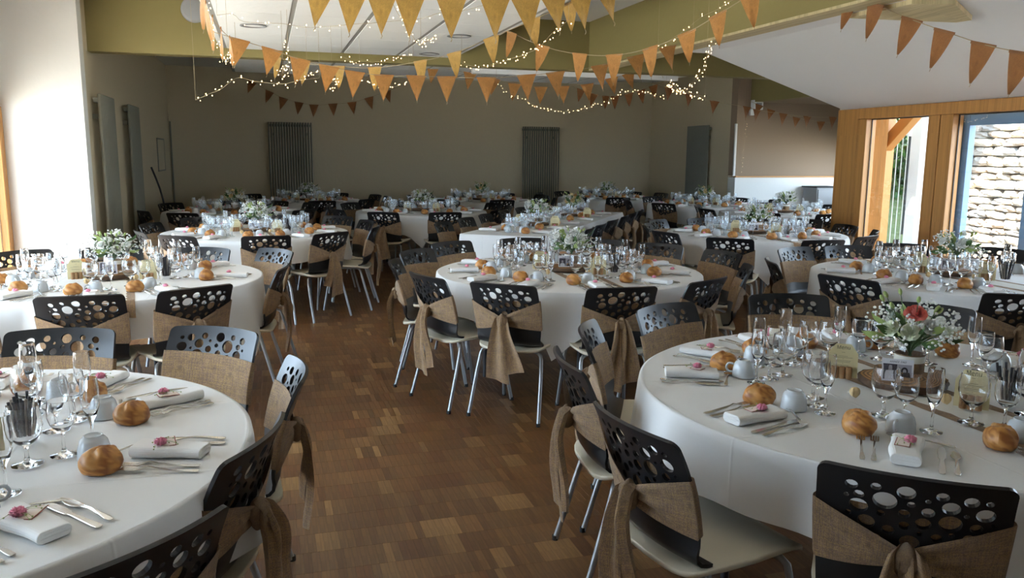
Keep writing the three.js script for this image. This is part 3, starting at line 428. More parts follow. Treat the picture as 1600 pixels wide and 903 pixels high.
// ---------------------------------------------------------------- tableware
const walled = (o, k, t) => { const n = o.length, inner = []; for (let i = n - 1; i >= k; i--) inner.push([Math.max(0, o[i][0] - t), o[i][1] + (i === n - 1 ? 0.0004 : 0.0003)]); inner.push([0, o[k][1] + 0.001]); return [...o, ...inner]; };
const glassShapes = {
  wine: [[[0.0, 0.0], [0.031, 0.0], [0.034, 0.0015], [0.034, 0.003], [0.022, 0.006], [0.008, 0.011], [0.0042, 0.024], [0.004, 0.056], [0.006, 0.066], [0.017, 0.074], [0.029, 0.088], [0.0345, 0.107], [0.0345, 0.127], [0.0315, 0.152]], 9],
  goblet: [[[0.0, 0.0], [0.034, 0.0], [0.037, 0.0015], [0.037, 0.003], [0.024, 0.006], [0.009, 0.011], [0.005, 0.022], [0.0047, 0.042], [0.008, 0.052], [0.022, 0.061], [0.037, 0.08], [0.0425, 0.103], [0.0415, 0.128], [0.037, 0.156]], 9],
  flute: [[[0.0, 0.0], [0.028, 0.0], [0.031, 0.0015], [0.031, 0.003], [0.018, 0.006], [0.006, 0.012], [0.0038, 0.025], [0.0036, 0.06], [0.006, 0.074], [0.0145, 0.09], [0.0215, 0.112], [0.0245, 0.14], [0.0235, 0.17], [0.0215, 0.193]], 9],
};
const glassSet = (seg, wall) => Object.fromEntries(Object.entries(glassShapes).map(([k, [o, b]]) => [k, lathe(wall ? walled(o, b, 0.0011) : o, seg)]));
const glassHi = glassSet(32, true), glassLo = glassSet(14, false);
const cupProto = (hi) => { const g = proto('coffee_cup'); mesh('bowl', lathe([[0.039, 0.0], [0.041, 0.001], [0.0405, 0.012], [0.039, 0.03], [0.0345, 0.048], [0.029, 0.056], [0.0235, 0.058], [0.0235, 0.063], [0.021, 0.063], [0.0195, 0.0585], [0.0, 0.0585]], hi ? 32 : 14), M.china, g); mesh('handle', tube([[0.037, 0.044, 0], [0.054, 0.045, 0], [0.062, 0.03, 0], [0.054, 0.016, 0], [0.0395, 0.014, 0]], 0.0042, hi ? 14 : 7, hi ? 8 : 5), M.china, g); return g; };
const cupHi = cupProto(true), cupLo = cupProto(false);
function outline(half, depth, bend, bevel = 0.0005) { // half: [x, z] down the right hand side from the tip
  const s = new THREE.Shape(); half.forEach(([x, z], i) => (i ? s.lineTo(x, z) : s.moveTo(x, z))); [...half].reverse().forEach(([x, z]) => s.lineTo(-x, z)); return bent(s, depth, bend, bevel);
}
function bent(s, depth, bend, bevel) { const g = new THREE.ExtrudeGeometry(s, { depth, bevelEnabled: true, bevelThickness: bevel, bevelSize: bevel, bevelSegments: 1, steps: 1 }); const p = g.attributes.position; for (let i = 0; i < p.count; i++) { const x = p.getX(i), z = p.getY(i), y = p.getZ(i); p.setXYZ(i, x, y + bend(z, x), z); } g.computeVertexNormals(); return g; }
const forkBend = (z) => 0.0015 + 0.013 * Math.pow(Math.max(0, 1 - Math.abs((z - 0.03) / 0.06)), 2) * 0.8 + 0.004 * ss(0.05, 0.1, z);
const forkG = (() => { const s = new THREE.Shape(), P = [[-0.0055, -0.098], [-0.0068, -0.09], [-0.0062, -0.07], [-0.0036, -0.04], [-0.0026, 0.0], [-0.0026, 0.03], [-0.006, 0.044], [-0.0112, 0.056]], tines = []; for (let k = 0; k < 4; k++) { const x = -0.0112 + k * 0.0064; tines.push([x, 0.096], [x + 0.0012, 0.099], [x + 0.0032, 0.096]); if (k < 3) tines.push([x + 0.0034, 0.062], [x + 0.0062, 0.062]); } P.forEach(([x, z], i) => (i ? s.lineTo(x, z) : s.moveTo(x, z))); tines.forEach(([x, z]) => s.lineTo(x, z)); [...P].reverse().forEach(([x, z]) => s.lineTo(-x, z)); return bent(s, 0.0018, forkBend, 0.0004); })();
const knifeG = outline([[0.0006, 0.118], [0.006, 0.108], [0.0098, 0.088], [0.0102, 0.05], [0.0085, 0.02], [0.0052, 0.012], [0.0046, 0.0], [0.0062, -0.04], [0.0078, -0.085], [0.007, -0.1], [0.003, -0.104]], 0.0022, () => 0.0008, 0.0009);
const fishKnifeG = outline([[0.0004, 0.1], [0.007, 0.086], [0.0122, 0.062], [0.0128, 0.04], [0.0085, 0.018], [0.0036, 0.01], [0.0034, -0.02], [0.005, -0.06], [0.0072, -0.09], [0.005, -0.101], [0.002, -0.102]], 0.0018, (z) => 0.0008 + 0.006 * ss(0.05, -0.02, z) * ss(-0.1, -0.03, z), 0.0006);
const spoonG = (() => { const b = grid(14, 8, (u, v) => { const a = u * 2 * Math.PI, r = Math.sin(v * Math.PI / 2); return [0.0165 * r * Math.cos(a), 0.0015 + 0.007 * (1 - Math.cos(v * Math.PI / 2)), 0.066 + 0.026 * r * Math.sin(a)]; }, null, true); const h = outline([[0.0028, 0.044], [0.0026, 0.01], [0.0034, -0.03], [0.006, -0.075], [0.005, -0.086], [0.002, -0.088]], 0.0018, (z) => 0.0062 * ss(-0.09, 0.02, z) + 0.0012, 0.0005); return merged([b, h]); })();
function breadGeometry(k, seg) {
  const g = new THREE.SphereGeometry(1, seg, Math.round(seg * 0.66)), p = g.attributes.position, col = [];
  for (let i = 0; i < p.count; i++) {
    const x = p.getX(i), y = p.getY(i), z = p.getZ(i), n = fbm(x * 2.2 + k * 7 + 5, z * 2.2 + y * 1.7 + 9, 0, 30 + k, 3), slit = Math.exp(-(((x * 0.8 + z * 0.35 + 0.12 * Math.sin(z * 6 + k)) / 0.1) ** 2)) * ss(0.1, 0.6, y), ear = Math.exp(-(((x * 0.8 + z * 0.35 + 0.12 * Math.sin(z * 6 + k) - 0.2) / 0.12) ** 2)) * ss(0.15, 0.7, y);
    const r = 0.9 + 0.22 * n - 0.13 * slit + 0.12 * ear, yy = Math.max(-0.62, y);
    p.setXYZ(i, x * 0.053 * r, (yy * 0.040 * r + 0.0245), z * 0.045 * r);
    const m = fbm(x * 4 + k * 3, y * 4 + z * 4, 0, 50 + k, 4), pale = clamp(slit * 0.8 + ss(0.6, 0.78, m), 0, 1), brown = ss(0.3, 0.55, m);
    const c = [lerp(0.29, 0.58, brown), lerp(0.095, 0.265, brown), lerp(0.02, 0.065, brown)]; col.push(lerp(c[0], 0.72, pale * 0.55), lerp(c[1], 0.45, pale * 0.55), lerp(c[2], 0.2, pale * 0.55));
  }
  g.setAttribute('color', new THREE.Float32BufferAttribute(col, 3)); g.computeVertexNormals(); return g;
}
const breadHi = [0, 1, 2, 3].map((k) => breadGeometry(k, 30)), breadLo = [4, 5, 6].map((k) => breadGeometry(k, 14));
const ruffle = (seg) => { const g = new THREE.SphereGeometry(1, seg, Math.round(seg * 0.7)), p = g.attributes.position; for (let i = 0; i < p.count; i++) { const v = new THREE.Vector3().fromBufferAttribute(p, i), t = Math.atan2(v.z, v.x), k = 1 + 0.3 * Math.sin(t * 9 + v.y * 8) * Math.cos(v.y * 7) + 0.2 * Math.sin(v.y * 17 + t * 4); v.multiplyScalar(k); p.setXYZ(i, v.x * 0.014, v.y * 0.008 + 0.007, v.z * 0.014); } g.computeVertexNormals(); return g; };
const pinkHi = ruffle(34), pinkLo = ruffle(9);
function napkinProto(hi, v) {
  const g = proto('folded_napkin'), s = new THREE.Shape(), W = 0.039, H = 0.0125, n = hi ? 8 : 4;
  for (let i = 0; i <= n; i++) { const a = -Math.PI / 2 + Math.PI * i / n; s[i ? 'lineTo' : 'moveTo'](W - H + H * Math.cos(a), H + H * Math.sin(a)); } for (let i = 0; i <= n; i++) { const a = Math.PI / 2 + Math.PI * i / n; s.lineTo(-W + H + H * Math.cos(a), H + H * Math.sin(a)); }
  if (hi) for (const k of [0.42, 0.74]) { const h = new THREE.Path(); h.moveTo(-W * 0.93, H * (2 * k + 0.04)); for (let i = 0; i <= 8; i++) h.lineTo(lerp(-W * 0.93, W * (k > 0.6 ? 0.6 : 0.84), i / 8), H * (2 * k + 0.05 + 0.1 * Math.sin(i / 8 * 3))); for (let i = 8; i >= 0; i--) h.lineTo(lerp(-W * 0.93, W * (k > 0.6 ? 0.6 : 0.84), i / 8), H * (2 * k - 0.06 + 0.1 * Math.sin(i / 8 * 3))); s.holes.push(h); }
  const cl = new THREE.ExtrudeGeometry(s, { depth: 0.185, steps: hi ? 8 : 2, bevelEnabled: true, bevelSize: 0.0015, bevelThickness: 0.002, bevelSegments: 1 }); cl.translate(0, 0.0016, -0.0925);
  const p = cl.attributes.position; for (let i = 0; i < p.count; i++) { const z = p.getZ(i), x = p.getX(i); p.setX(i, x * (1 + 0.07 * (z / 0.09)) + 0.003 * Math.sin(z * 40 + v)); p.setY(i, p.getY(i) * (1 + 0.08 * Math.sin(z * 25 + v * 2))); } cl.computeVertexNormals(); metreUV(cl);
  mesh('napkin_cloth', cl, M.napkin, g);
  const tg = new THREE.Group(); tg.name = 'name_tag'; tg.position.set(-0.012 + 0.01 * v, 0.0295, 0.012); tg.rotation.set(0.06, 0.5 + v * 0.5, -0.1); g.add(tg);
  mesh('tag_card', new THREE.BoxGeometry(0.058, 0.0012, 0.034).translate(0, 0.0012, 0), M.tagCard, tg); if (hi) mesh('tag_backing', new THREE.BoxGeometry(0.063, 0.001, 0.039), M.tagEdge, tg);
  const f = mesh('pink_flower', hi ? pinkHi : pinkLo, M.pink, g); f.position.set(0.012 - 0.01 * v, 0.032, 0.02); f.userData.label = 'small pink paper flower';
  if (hi) { const tw = []; for (let i = 0; i < 9; i++) { const a = rr(0, 6.3), q = rr(0.018, 0.05); tw.push(tube([[0.012, 0.036, 0.02], [0.012 + q * 0.5 * Math.cos(a), 0.04, 0.02 + q * 0.5 * Math.sin(a)], [0.012 + q * Math.cos(a), 0.034, 0.02 + q * Math.sin(a)]], 0.0005, 4, 3), new THREE.IcosahedronGeometry(0.0022, 0).translate(0.012 + q * Math.cos(a), 0.034, 0.02 + q * Math.sin(a))); } mesh('dried_sprig', merged(tw), M.leafPale, g); }
  return g;
}
const napHi = [0, 1, 2].map((v) => napkinProto(true, v)), napLo = [0, 1].map((v) => napkinProto(false, v));
const TY = 0.7552;
for (const s of SEATS) {
  if (!s.hasItem) continue;
  const far = s.t.far, hi = far < 4.6, mid = far < 9.2, where = `at ${s.ord} ${s.side} side place from left, ${s.t.name}`, turn = -s.a;
  const at = (r, left, y = TY) => V(s.c[0] + s.o[0] * r + Math.cos(s.a) * left, y, s.c[1] + s.o[1] * r - Math.sin(s.a) * left);
  const put = (pr, name, label, cat, r, left, tw = 0, y = TY, mat) => { const p = at(r, left, y); if (!inView(p, 0.16, 0.1)) return; if (pr.isBufferGeometry) return single(name, pr, mat, `${label} ${where}`, cat, `${cat}s on the ${s.t.name}`, p, turn + tw); return copyOf(pr, `${label} ${where}`, cat, `${cat}s on the ${s.t.name}`, p, turn + tw); };
  const j = () => rr(-0.012, 0.012);
  put(pick(hi ? napHi : napLo), 'folded_napkin', 'folded white napkin', 'napkin', 0.735 + j(), j(), rr(-0.12, 0.12));
  put(pick(hi ? breadHi : breadLo), 'bread_roll', 'crusty bread roll', 'bread roll', 0.59 + j(), 0.118 + j(), rr(0, 6.2), TY, M.crust);
  if (mid) {
    put(forkG, 'dinner_fork', 'outer steel fork', 'fork', 0.735 + j(), 0.118, rr(-0.08, 0.08), TY, M.silver); put(forkG, 'dinner_fork', 'inner steel fork', 'fork', 0.73 + j(), 0.085, rr(-0.08, 0.08), TY, M.silver);
    put(knifeG, 'table_knife', 'steel table knife', 'knife', 0.735 + j(), -0.08, rr(-0.07, 0.07), TY, M.silver); put(fishKnifeG, 'fish_knife', 'steel fish knife', 'knife', 0.735 + j(), -0.114, rr(-0.1, 0.1), TY, M.silver);
    put(spoonG, 'tea_spoon', 'steel teaspoon', 'spoon', 0.605 + j() / 2, -0.035, 1.2 + rr(-0.3, 0.3), TY, M.silver);
  }
  put(hi ? cupHi : cupLo, 'coffee_cup', 'upturned white coffee cup', 'cup', 0.54 + j() / 2, 0.018 + j() / 2, rr(0, 6.2));
  const gl = far < 6.5 ? glassHi : glassLo, gm = far < 6.5 ? M.glass : M.glassFar;
  put(gl.goblet, 'water_goblet', 'clear water goblet', 'glass', 0.395 + j() / 2, 0.06 + j() / 2, rr(0, 6), TY, gm);
  put(gl.wine, 'wine_glass', 'clear wine glass', 'glass', 0.455 + j() / 2, j() / 2, rr(0, 6), TY, gm);
  put(gl.flute, 'champagne_flute', 'clear champagne flute', 'glass', 0.503 + j() / 2, -0.063 + j() / 2, rr(0, 6), TY, gm);
}

// ---------------------------------------------------------------- centrepieces
const ringTex = tex(256, 256, (u, v) => { const r = Math.hypot(u - 0.5, v - 0.48) * 2, k = 0.72 + 0.2 * Math.sin(r * 70 + 6 * fbm(u * 5, v * 5, 0, 3)) + 0.2 * fbm(u * 20, v * 20, 0, 5); return [190 * k, 140 * k, 88 * k]; }, true);
const woodTop = std(rgb(0.9, 0.9, 0.9), 0.75, { map: ringTex });
const sliceProto = (() => { const g = proto('wood_slice'), R = (a) => 0.135 * (1 + 0.06 * Math.sin(a * 2 + 1) + 0.04 * Math.sin(a * 5)); mesh('bark', grid(40, 4, (u, v) => { const a = u * 2 * Math.PI, r = R(a) * (1 + 0.03 * Math.sin(v * 3.1) + 0.02 * Math.sin(a * 17 + v * 5)); return [r * Math.cos(a), v * 0.026, r * Math.sin(a)]; }, (u, v) => [u * 0.85, v * 0.03], true), M.bark, g); mesh('cut_face', grid(40, 5, (u, v) => { const a = u * 2 * Math.PI, r = R(a) * v; return [r * Math.cos(a), 0.0265 - 0.002 * ss(0.9, 1, v), r * Math.sin(a)]; }, (u, v, p) => [0.5 + p[0] * 3.4, 0.5 + p[2] * 3.4], true), woodTop, g); return g; })();
function blossom(layers, petals, R, cup, seg = 3) { const list = []; for (let l = 0; l < layers; l++) { const k = (l + 1) / layers, r = R * k; for (let i = 0; i < petals; i++) { const a0 = (i + (l % 2) * 0.5) / petals * 2 * Math.PI; list.push(grid(seg, 3, (u, v) => { const a = a0 + (u - 0.5) * 2.2 * Math.PI * 1.3 / petals * Math.sin(0.35 + v * 1.9), rad = r * (0.12 + 0.88 * Math.pow(v, 0.8)), y = R * cup * (1.15 - 0.75 * k) * Math.pow(v, 1.4) - R * 0.25 * k * v * v * (l === layers - 1 ? 1.1 : 0.4) + 0.003 * Math.sin(u * 6 + i); return [rad * Math.cos(a), y, rad * Math.sin(a)]; })); } } return merged(list); }
const ranG = blossom(5, 7, 0.03, 1.0), roseG = blossom(6, 7, 0.037, 0.95), budG = new THREE.SphereGeometry(0.009, 8, 8).scale(0.8, 1.5, 0.8), leafG = grid(2, 5, (u, v) => [(u - 0.5) * 0.028 * Math.sin(Math.PI * Math.pow(v, 0.8)) , 0.06 * v, 0.014 * Math.sin(v * 2.2) + 0.006 * Math.abs(u - 0.5)]), dotG = new THREE.IcosahedronGeometry(0.0052, 1);
function bouquetProto(kind) {
  const g = proto('flower_jar');
  mesh('glass_jar', lathe([[0, 0.003], [0.043, 0.003], [0.047, 0.01], [0.047, 0.095], [0.04, 0.108], [0.039, 0.125], [0.042, 0.127]], 28), M.jarGlass, g);
  mesh('burlap_wrap', lathe([[0.0482, 0.02], [0.0492, 0.022], [0.0492, 0.084], [0.0482, 0.086]], 28), M.burlap, g);
  mesh('lace_band', lathe([[0.0494, 0.058], [0.0502, 0.06], [0.0502, 0.08], [0.0494, 0.082]], 28), M.lace, g);
  const stems = [], put = (geo, mat, name, dir, len, s = 1) => { const m = mesh(name, geo, mat, g), tip = new THREE.Vector3(dir[0], dir[1], dir[2]).normalize().multiplyScalar(len); m.position.set(tip.x, 0.12 + tip.y, tip.z); m.quaternion.setFromUnitVectors(new THREE.Vector3(0, 1, 0), tip.clone().normalize()); m.scale.setScalar(s); stems.push(tube([[tip.x * -0.25, 0.02, tip.z * -0.25], [tip.x * 0.15, 0.11, tip.z * 0.15], [tip.x, 0.12 + tip.y, tip.z]], 0.0016, 6, 4)); return m; };
  const col = [M.petal, M.petalWhite, M.petalCream][kind % 3];
  for (let i = 0; i < 7; i++) { const a = i / 7 * 6.28 + rr(-0.3, 0.3), e = rr(0.35, 0.9); put(ranG, i % 3 === 1 ? M.petalWhite : col, 'white_blossom', [Math.cos(a), e, Math.sin(a)], rr(0.085, 0.125), rr(0.85, 1.15)); }
  if (kind === 0) put(roseG, M.petalPink, 'pink_rose', [0.05, 1, 0.5], 0.125, 1.05); else put(ranG, col, 'white_blossom', [rr(-0.2, 0.2), 1, rr(-0.2, 0.3)], 0.125, 1.1);
  for (let i = 0; i < 9; i++) { const a = rr(0, 6.28); put(budG, M.leafPale, 'green_bud', [Math.cos(a) * 0.7, rr(0.8, 1.3), Math.sin(a) * 0.7], rr(0.14, 0.2)); }
  for (let i = 0; i < 26; i++) { const a = rr(0, 6.28), m = put(leafG, i % 3 ? M.leaf : M.leafPale, 'leaf', [Math.cos(a), rr(0.05, 1.1), Math.sin(a)], rr(0.04, 0.12), rr(0.9, 1.4)); m.rotateY(rr(0, 6)); }
  const gy = [], gs = []; for (let c = 0; c < 34; c++) { const a = rr(0, 6.28), e = rr(0.05, 1.2), d = new THREE.Vector3(Math.cos(a), e, Math.sin(a)).normalize().multiplyScalar(rr(0.1, 0.185)); gs.push(tube([[0, 0.1, 0], [d.x * 0.5, 0.12 + d.y * 0.5, d.z * 0.5], [d.x, 0.115 + d.y, d.z]], 0.0007, 4, 3)); for (let i = 0; i < 9; i++) gy.push(dotG.clone().scale(rr(0.7, 1.15), rr(0.7, 1), rr(0.7, 1.15)).translate(d.x + rr(-0.026, 0.026), 0.115 + d.y + rr(-0.022, 0.026), d.z + rr(-0.026, 0.026))); }
  const gp = mesh('gypsophila', merged(gy), M.petalWhite, g); gp.userData = { kind: 'stuff', label: 'tiny white gypsophila flowers' };
  mesh('stems', merged([...stems, ...gs]), M.leaf, g).userData = { kind: 'stuff' };
  return g;
}
const bouquets = [0, 1, 2].map(bouquetProto);
function cardTex(w, h, draw) { const c = document.createElement('canvas'); c.width = w; c.height = h; draw(c.getContext('2d'), w, h); const t = new THREE.CanvasTexture(c); t.colorSpace = THREE.SRGBColorSpace; t.magFilter = THREE.LinearFilter; return t; }
const menuMat = std(rgb(0.95, 0.95, 0.95), 0.85, { map: cardTex(512, 640, (x, w, h) => { x.fillStyle = '#e3d6a8'; x.fillRect(0, 0, w, h); x.fillStyle = '#1c1612'; x.textAlign = 'center'; x.font = '92px sans-serif'; x.fillText('Menu', w / 2, 108); x.font = 'bold 22px sans-serif'; x.fillText('•• ••••', w / 2, 176); x.fillStyle = '#54473a'; [[236, 150], [262, 330], [322, 270], [348, 240], [410, 190], [474, 230]].forEach(([y, l]) => { for (let i = 0; i < l; i += 9) x.fillRect(w / 2 - l / 2 + i, y, 6, 5 + 3 * hash(i, y)); }); [292, 380, 442].forEach((y) => { x.beginPath(); x.arc(w / 2, y, 5, 0, 7); x.fill(); }); }) });
const photoMat = std(rgb(0.95, 0.95, 0.95), 0.5, { map: cardTex(512, 400, (x, w, h) => { x.fillStyle = '#e4e4ec'; x.fillRect(0, 0, w, h); x.fillStyle = '#6a6a74'; x.font = 'italic bold 44px serif'; x.textAlign = 'center'; x.fillText('ANNÉE 1962', w / 2, 66); x.fillStyle = '#3a3646'; x.fillRect(26, 92, 226, 276); x.fillStyle = '#a9a8b6'; x.fillRect(256, 92, 226, 276); x.fillStyle = '#d9d9e2'; x.beginPath(); x.ellipse(140, 320, 86, 62, 0, Math.PI, 0); x.fill(); x.fillRect(54, 318, 172, 50); x.fillStyle = '#b4aeb8'; x.beginPath(); x.ellipse(140, 210, 34, 44, 0, 0, 7); x.fill(); x.fillStyle = '#26242e'; x.beginPath(); x.ellipse(370, 200, 54, 62, 0, 0, 7); x.fill(); x.beginPath(); x.ellipse(370, 344, 92, 74, 0, Math.PI, 0); x.fill(); x.fillRect(278, 340, 184, 28); x.fillStyle = '#b7b4c0'; x.beginPath(); x.ellipse(370, 212, 30, 42, 0, 0, 7); x.fill(); }) });
const menuProto = (() => { const g = proto('menu_card'), s = new THREE.Shape(); [[-0.05, 0], [0.05, 0], [0.05, 0.088], [0.026, 0.122], [-0.026, 0.122], [-0.05, 0.088]].forEach(([x, y], i) => (i ? s.lineTo(x, y) : s.moveTo(x, y))); s.closePath(); const c = new THREE.ExtrudeGeometry(s, { depth: 0.0012, bevelEnabled: false }), p = c.attributes.position, uv = c.attributes.uv; for (let i = 0; i < p.count; i++) uv.setXY(i, p.getX(i) / 0.1 + 0.5, p.getY(i) / 0.124); const m = mesh('card', c, menuMat, g); m.position.y = 0.001; m.rotation.x = -0.05; const k = new THREE.CylinderGeometry(0.0105, 0.0105, 0.042, 14); for (let i = 0; i < 3; i++) { const q = mesh('cork', k, M.cork, g); q.position.set(-0.022 + i * 0.022, 0.0215, 0.0135); } return g; })();
const photoProto = (() => { const g = proto('photo_card'), b = new THREE.BoxGeometry(0.1, 0.078, 0.0016); const m = mesh('print', b, [M.whitePaint, M.whitePaint, M.whitePaint, M.whitePaint, photoMat, M.whitePaint], g); m.position.y = 0.042; m.rotation.x = -0.22; const c = mesh('clip', new RoundedBoxGeometry(0.012, 0.03, 0.02, 1, 0.002), M.cork, g); c.position.set(0.012, 0.014, -0.004); return g; })();
const potProto = (() => { const g = proto('straw_pot'); mesh('glass_pot', lathe([[0, 0.002], [0.03, 0.002], [0.034, 0.01], [0.034, 0.06], [0.036, 0.062]], 20), M.jarGlass, g); for (let i = 0; i < 16; i++) { const a = i * 2.4, r = 0.024 * Math.sqrt((i + 0.5) / 16), h = rr(0.1, 0.13), m = mesh('stick', new THREE.CylinderGeometry(0.0042, 0.0042, h, 6).translate(0, h / 2, 0), i % 4 ? M.stick : M.stickGrey, g); m.position.set(r * Math.cos(a), 0.004, r * Math.sin(a)); m.rotation.set(Math.sin(a) * r * 9, 0, -Math.cos(a) * r * 9); } return g; })();
const nutG = new THREE.IcosahedronGeometry(0.016, 2); { const p = nutG.attributes.position; for (let i = 0; i < p.count; i++) { const v = new THREE.Vector3().fromBufferAttribute(p, i); v.multiplyScalar(1 + 0.12 * Math.sin(Math.atan2(v.z, v.x) * 5)); p.setXYZ(i, v.x, v.y * 1.1 + 0.0165, v.z); } nutG.computeVertexNormals(); }
const toCam = (X, D) => Math.atan2(-X, D);   // turn that makes local +z look at the camera side of the hall
function centre(name, X, D, k, near) {
  const p = (dx, dd, y = 0.762) => V(X + dx, y, D + dd), tw = toCam(X, D);
  if (!inView(p(0, 0), 0.2, 0.2)) return;
  const c = Math.cos(-tw), s = Math.sin(-tw), q = (r, f, y) => p(r * c - f * s * -1 * -1, -r * s - f * c, y); // r to the right, f towards the camera
  copyOf(sliceProto, `round wood slice in the middle of the ${name}`, 'wood slice', 'wood slices under the flowers', p(0, 0), k);
  copyOf(bouquets[k % 3], `jar of ${['white flowers with one pink rose', 'white flowers and greenery', 'cream flowers and greenery'][k % 3]} on the ${name}`, 'flowers', 'flower jars', p(0.02, 0, 0.789), k === 0 ? tw : k * 1.3);
  copyOf(menuProto, `menu card on corks, left of flowers on ${name}`, 'menu', 'menu cards', q(-0.2, 0.0), tw + 0.1);
  copyOf(menuProto, `menu card on corks, right of flowers on ${name}`, 'menu', 'menu cards', q(0.2, 0.2), tw - 0.15);
  if (near) { copyOf(photoProto, `small photo card leaning on the wood slice of the ${name}`, 'photo card', 'photo cards', q(-0.02, 0.085, 0.789), tw + 0.1); copyOf(potProto, `pot of black sticks on the ${name}`, 'pot', 'pots of sticks', q(0.31, 0.1), 0.4 * k); for (let i = 0; i < 2; i++) single('dried_fruit', nutG, M.physalis, `small dried fruit, ${i ? 'right' : 'left'} one near the flowers on the ${name}`, 'dried fruit', 'dried fruits', q(i ? 0.13 : -0.14, 0.24 - 0.06 * i), k); }
}
TABLES.forEach((t, i) => centre(t.name, t.x, t.d, i === 0 ? 0 : t.far < 9.2 ? 1 : 2 - (i % 2), t.far < 9.2));
centre('near head table end', HEAD.x - HEAD.dir[0] * 0.75, HEAD.d - HEAD.dir[1] * 0.75, 1, false); centre('far head table end', HEAD.x + HEAD.dir[0] * 0.8, HEAD.d + HEAD.dir[1] * 0.8, 2, false);
// ---------------------------------------------------------------- bunting and string lights, strung between beams and walls
const BUNTING = {
  far_left: [0.155,[-0.14,2.73,-14.86],[0.14,2.57,-14.75],[0.36,2.46,-14.66],[0.61,2.39,-14.58],[0.85,2.35,-14.5],[1.16,2.37,-14.41],[1.47,2.4,-14.32],[1.75,2.48,-14.25],[2.04,2.59,-14.18]],
  orange_front: [0.165,[-0.15,2.45,-7.19],[0.1,2.38,-7.16],[0.32,2.31,-7.14],[0.55,2.26,-7.12],[0.76,2.22,-7.1],[1.0,2.2,-7.09],[1.27,2.2,-7.06],[1.53,2.2,-7.04],[1.87,2.2,-6.99],[2.22,2.23,-6.95],[2.48,2.26,-6.93],[2.88,2.33,-6.88],[3.21,2.42,-6.85],[3.51,2.51,-6.83]],
  yellow: [0.165,[0.18,2.54,-9.23],[0.44,2.45,-8.81],[0.75,2.39,-8.39],[1.04,2.35,-7.98],[1.4,2.38,-7.56],[1.63,2.42,-7.18],[1.86,2.51,-6.8],[2.1,2.61,-6.43],[2.28,2.69,-6.07]],
  beam: [0.165,[2.15,2.61,-7.16],[2.31,2.46,-6.78],[2.5,2.36,-6.4],[2.65,2.32,-6.05],[2.79,2.34,-5.71],[2.91,2.41,-5.38],[2.97,2.49,-5.07],[3.02,2.57,-4.77]],
  behind_beam: [0.165,[2.12,2.65,-10.56],[2.57,2.57,-10.41],[2.86,2.5,-10.31],[3.11,2.44,-10.23],[3.43,2.4,-10.12],[3.7,2.41,-10.04],[4.0,2.44,-9.96],[4.3,2.52,-9.88],[4.51,2.58,-9.83],[4.87,2.75,-9.75]],
  pink_far: [0.15,[4.9,2.58,-12.46],[5.04,2.5,-12.26],[5.17,2.46,-12.08],[5.25,2.45,-11.91],[5.4,2.48,-11.73],[5.52,2.52,-11.56],[5.64,2.58,-11.39]],
  annex_a: [0.15,[5.53,2.49,-10.67],[5.87,2.41,-10.7],[6.29,2.33,-10.71],[6.82,2.26,-10.69],[7.04,2.23,-10.77],[7.5,2.18,-10.77],[7.94,2.15,-10.79],[8.41,2.15,-10.8]],
  annex_b: [0.13,[7.74,2.37,-11.78],[7.92,2.29,-11.71],[8.31,2.17,-11.57],[8.69,2.11,-11.45],[9.04,2.09,-11.34]],
  camera_top: [0.17,[0.31,2.4,-4.4],[0.46,2.37,-4.37],[0.61,2.37,-4.35],[0.75,2.36,-4.33],[0.96,2.36,-4.29],[1.18,2.36,-4.24],[1.34,2.37,-4.22],[1.48,2.4,-4.2],[1.63,2.42,-4.19],[1.76,2.46,-4.18]],
  window: [0.17,[3.92,2.64,-4.93],[3.89,2.54,-4.65],[3.91,2.4,-4.34],[3.89,2.29,-4.05],[3.89,2.18,-3.76],[3.87,2.1,-3.48]],
  raft_edge: [0.165,[-0.28,2.42,-4.9],[-0.3,2.43,-5.43],[-0.29,2.43,-5.96],[-0.26,2.43,-6.48],[-0.22,2.44,-7.0]]
};
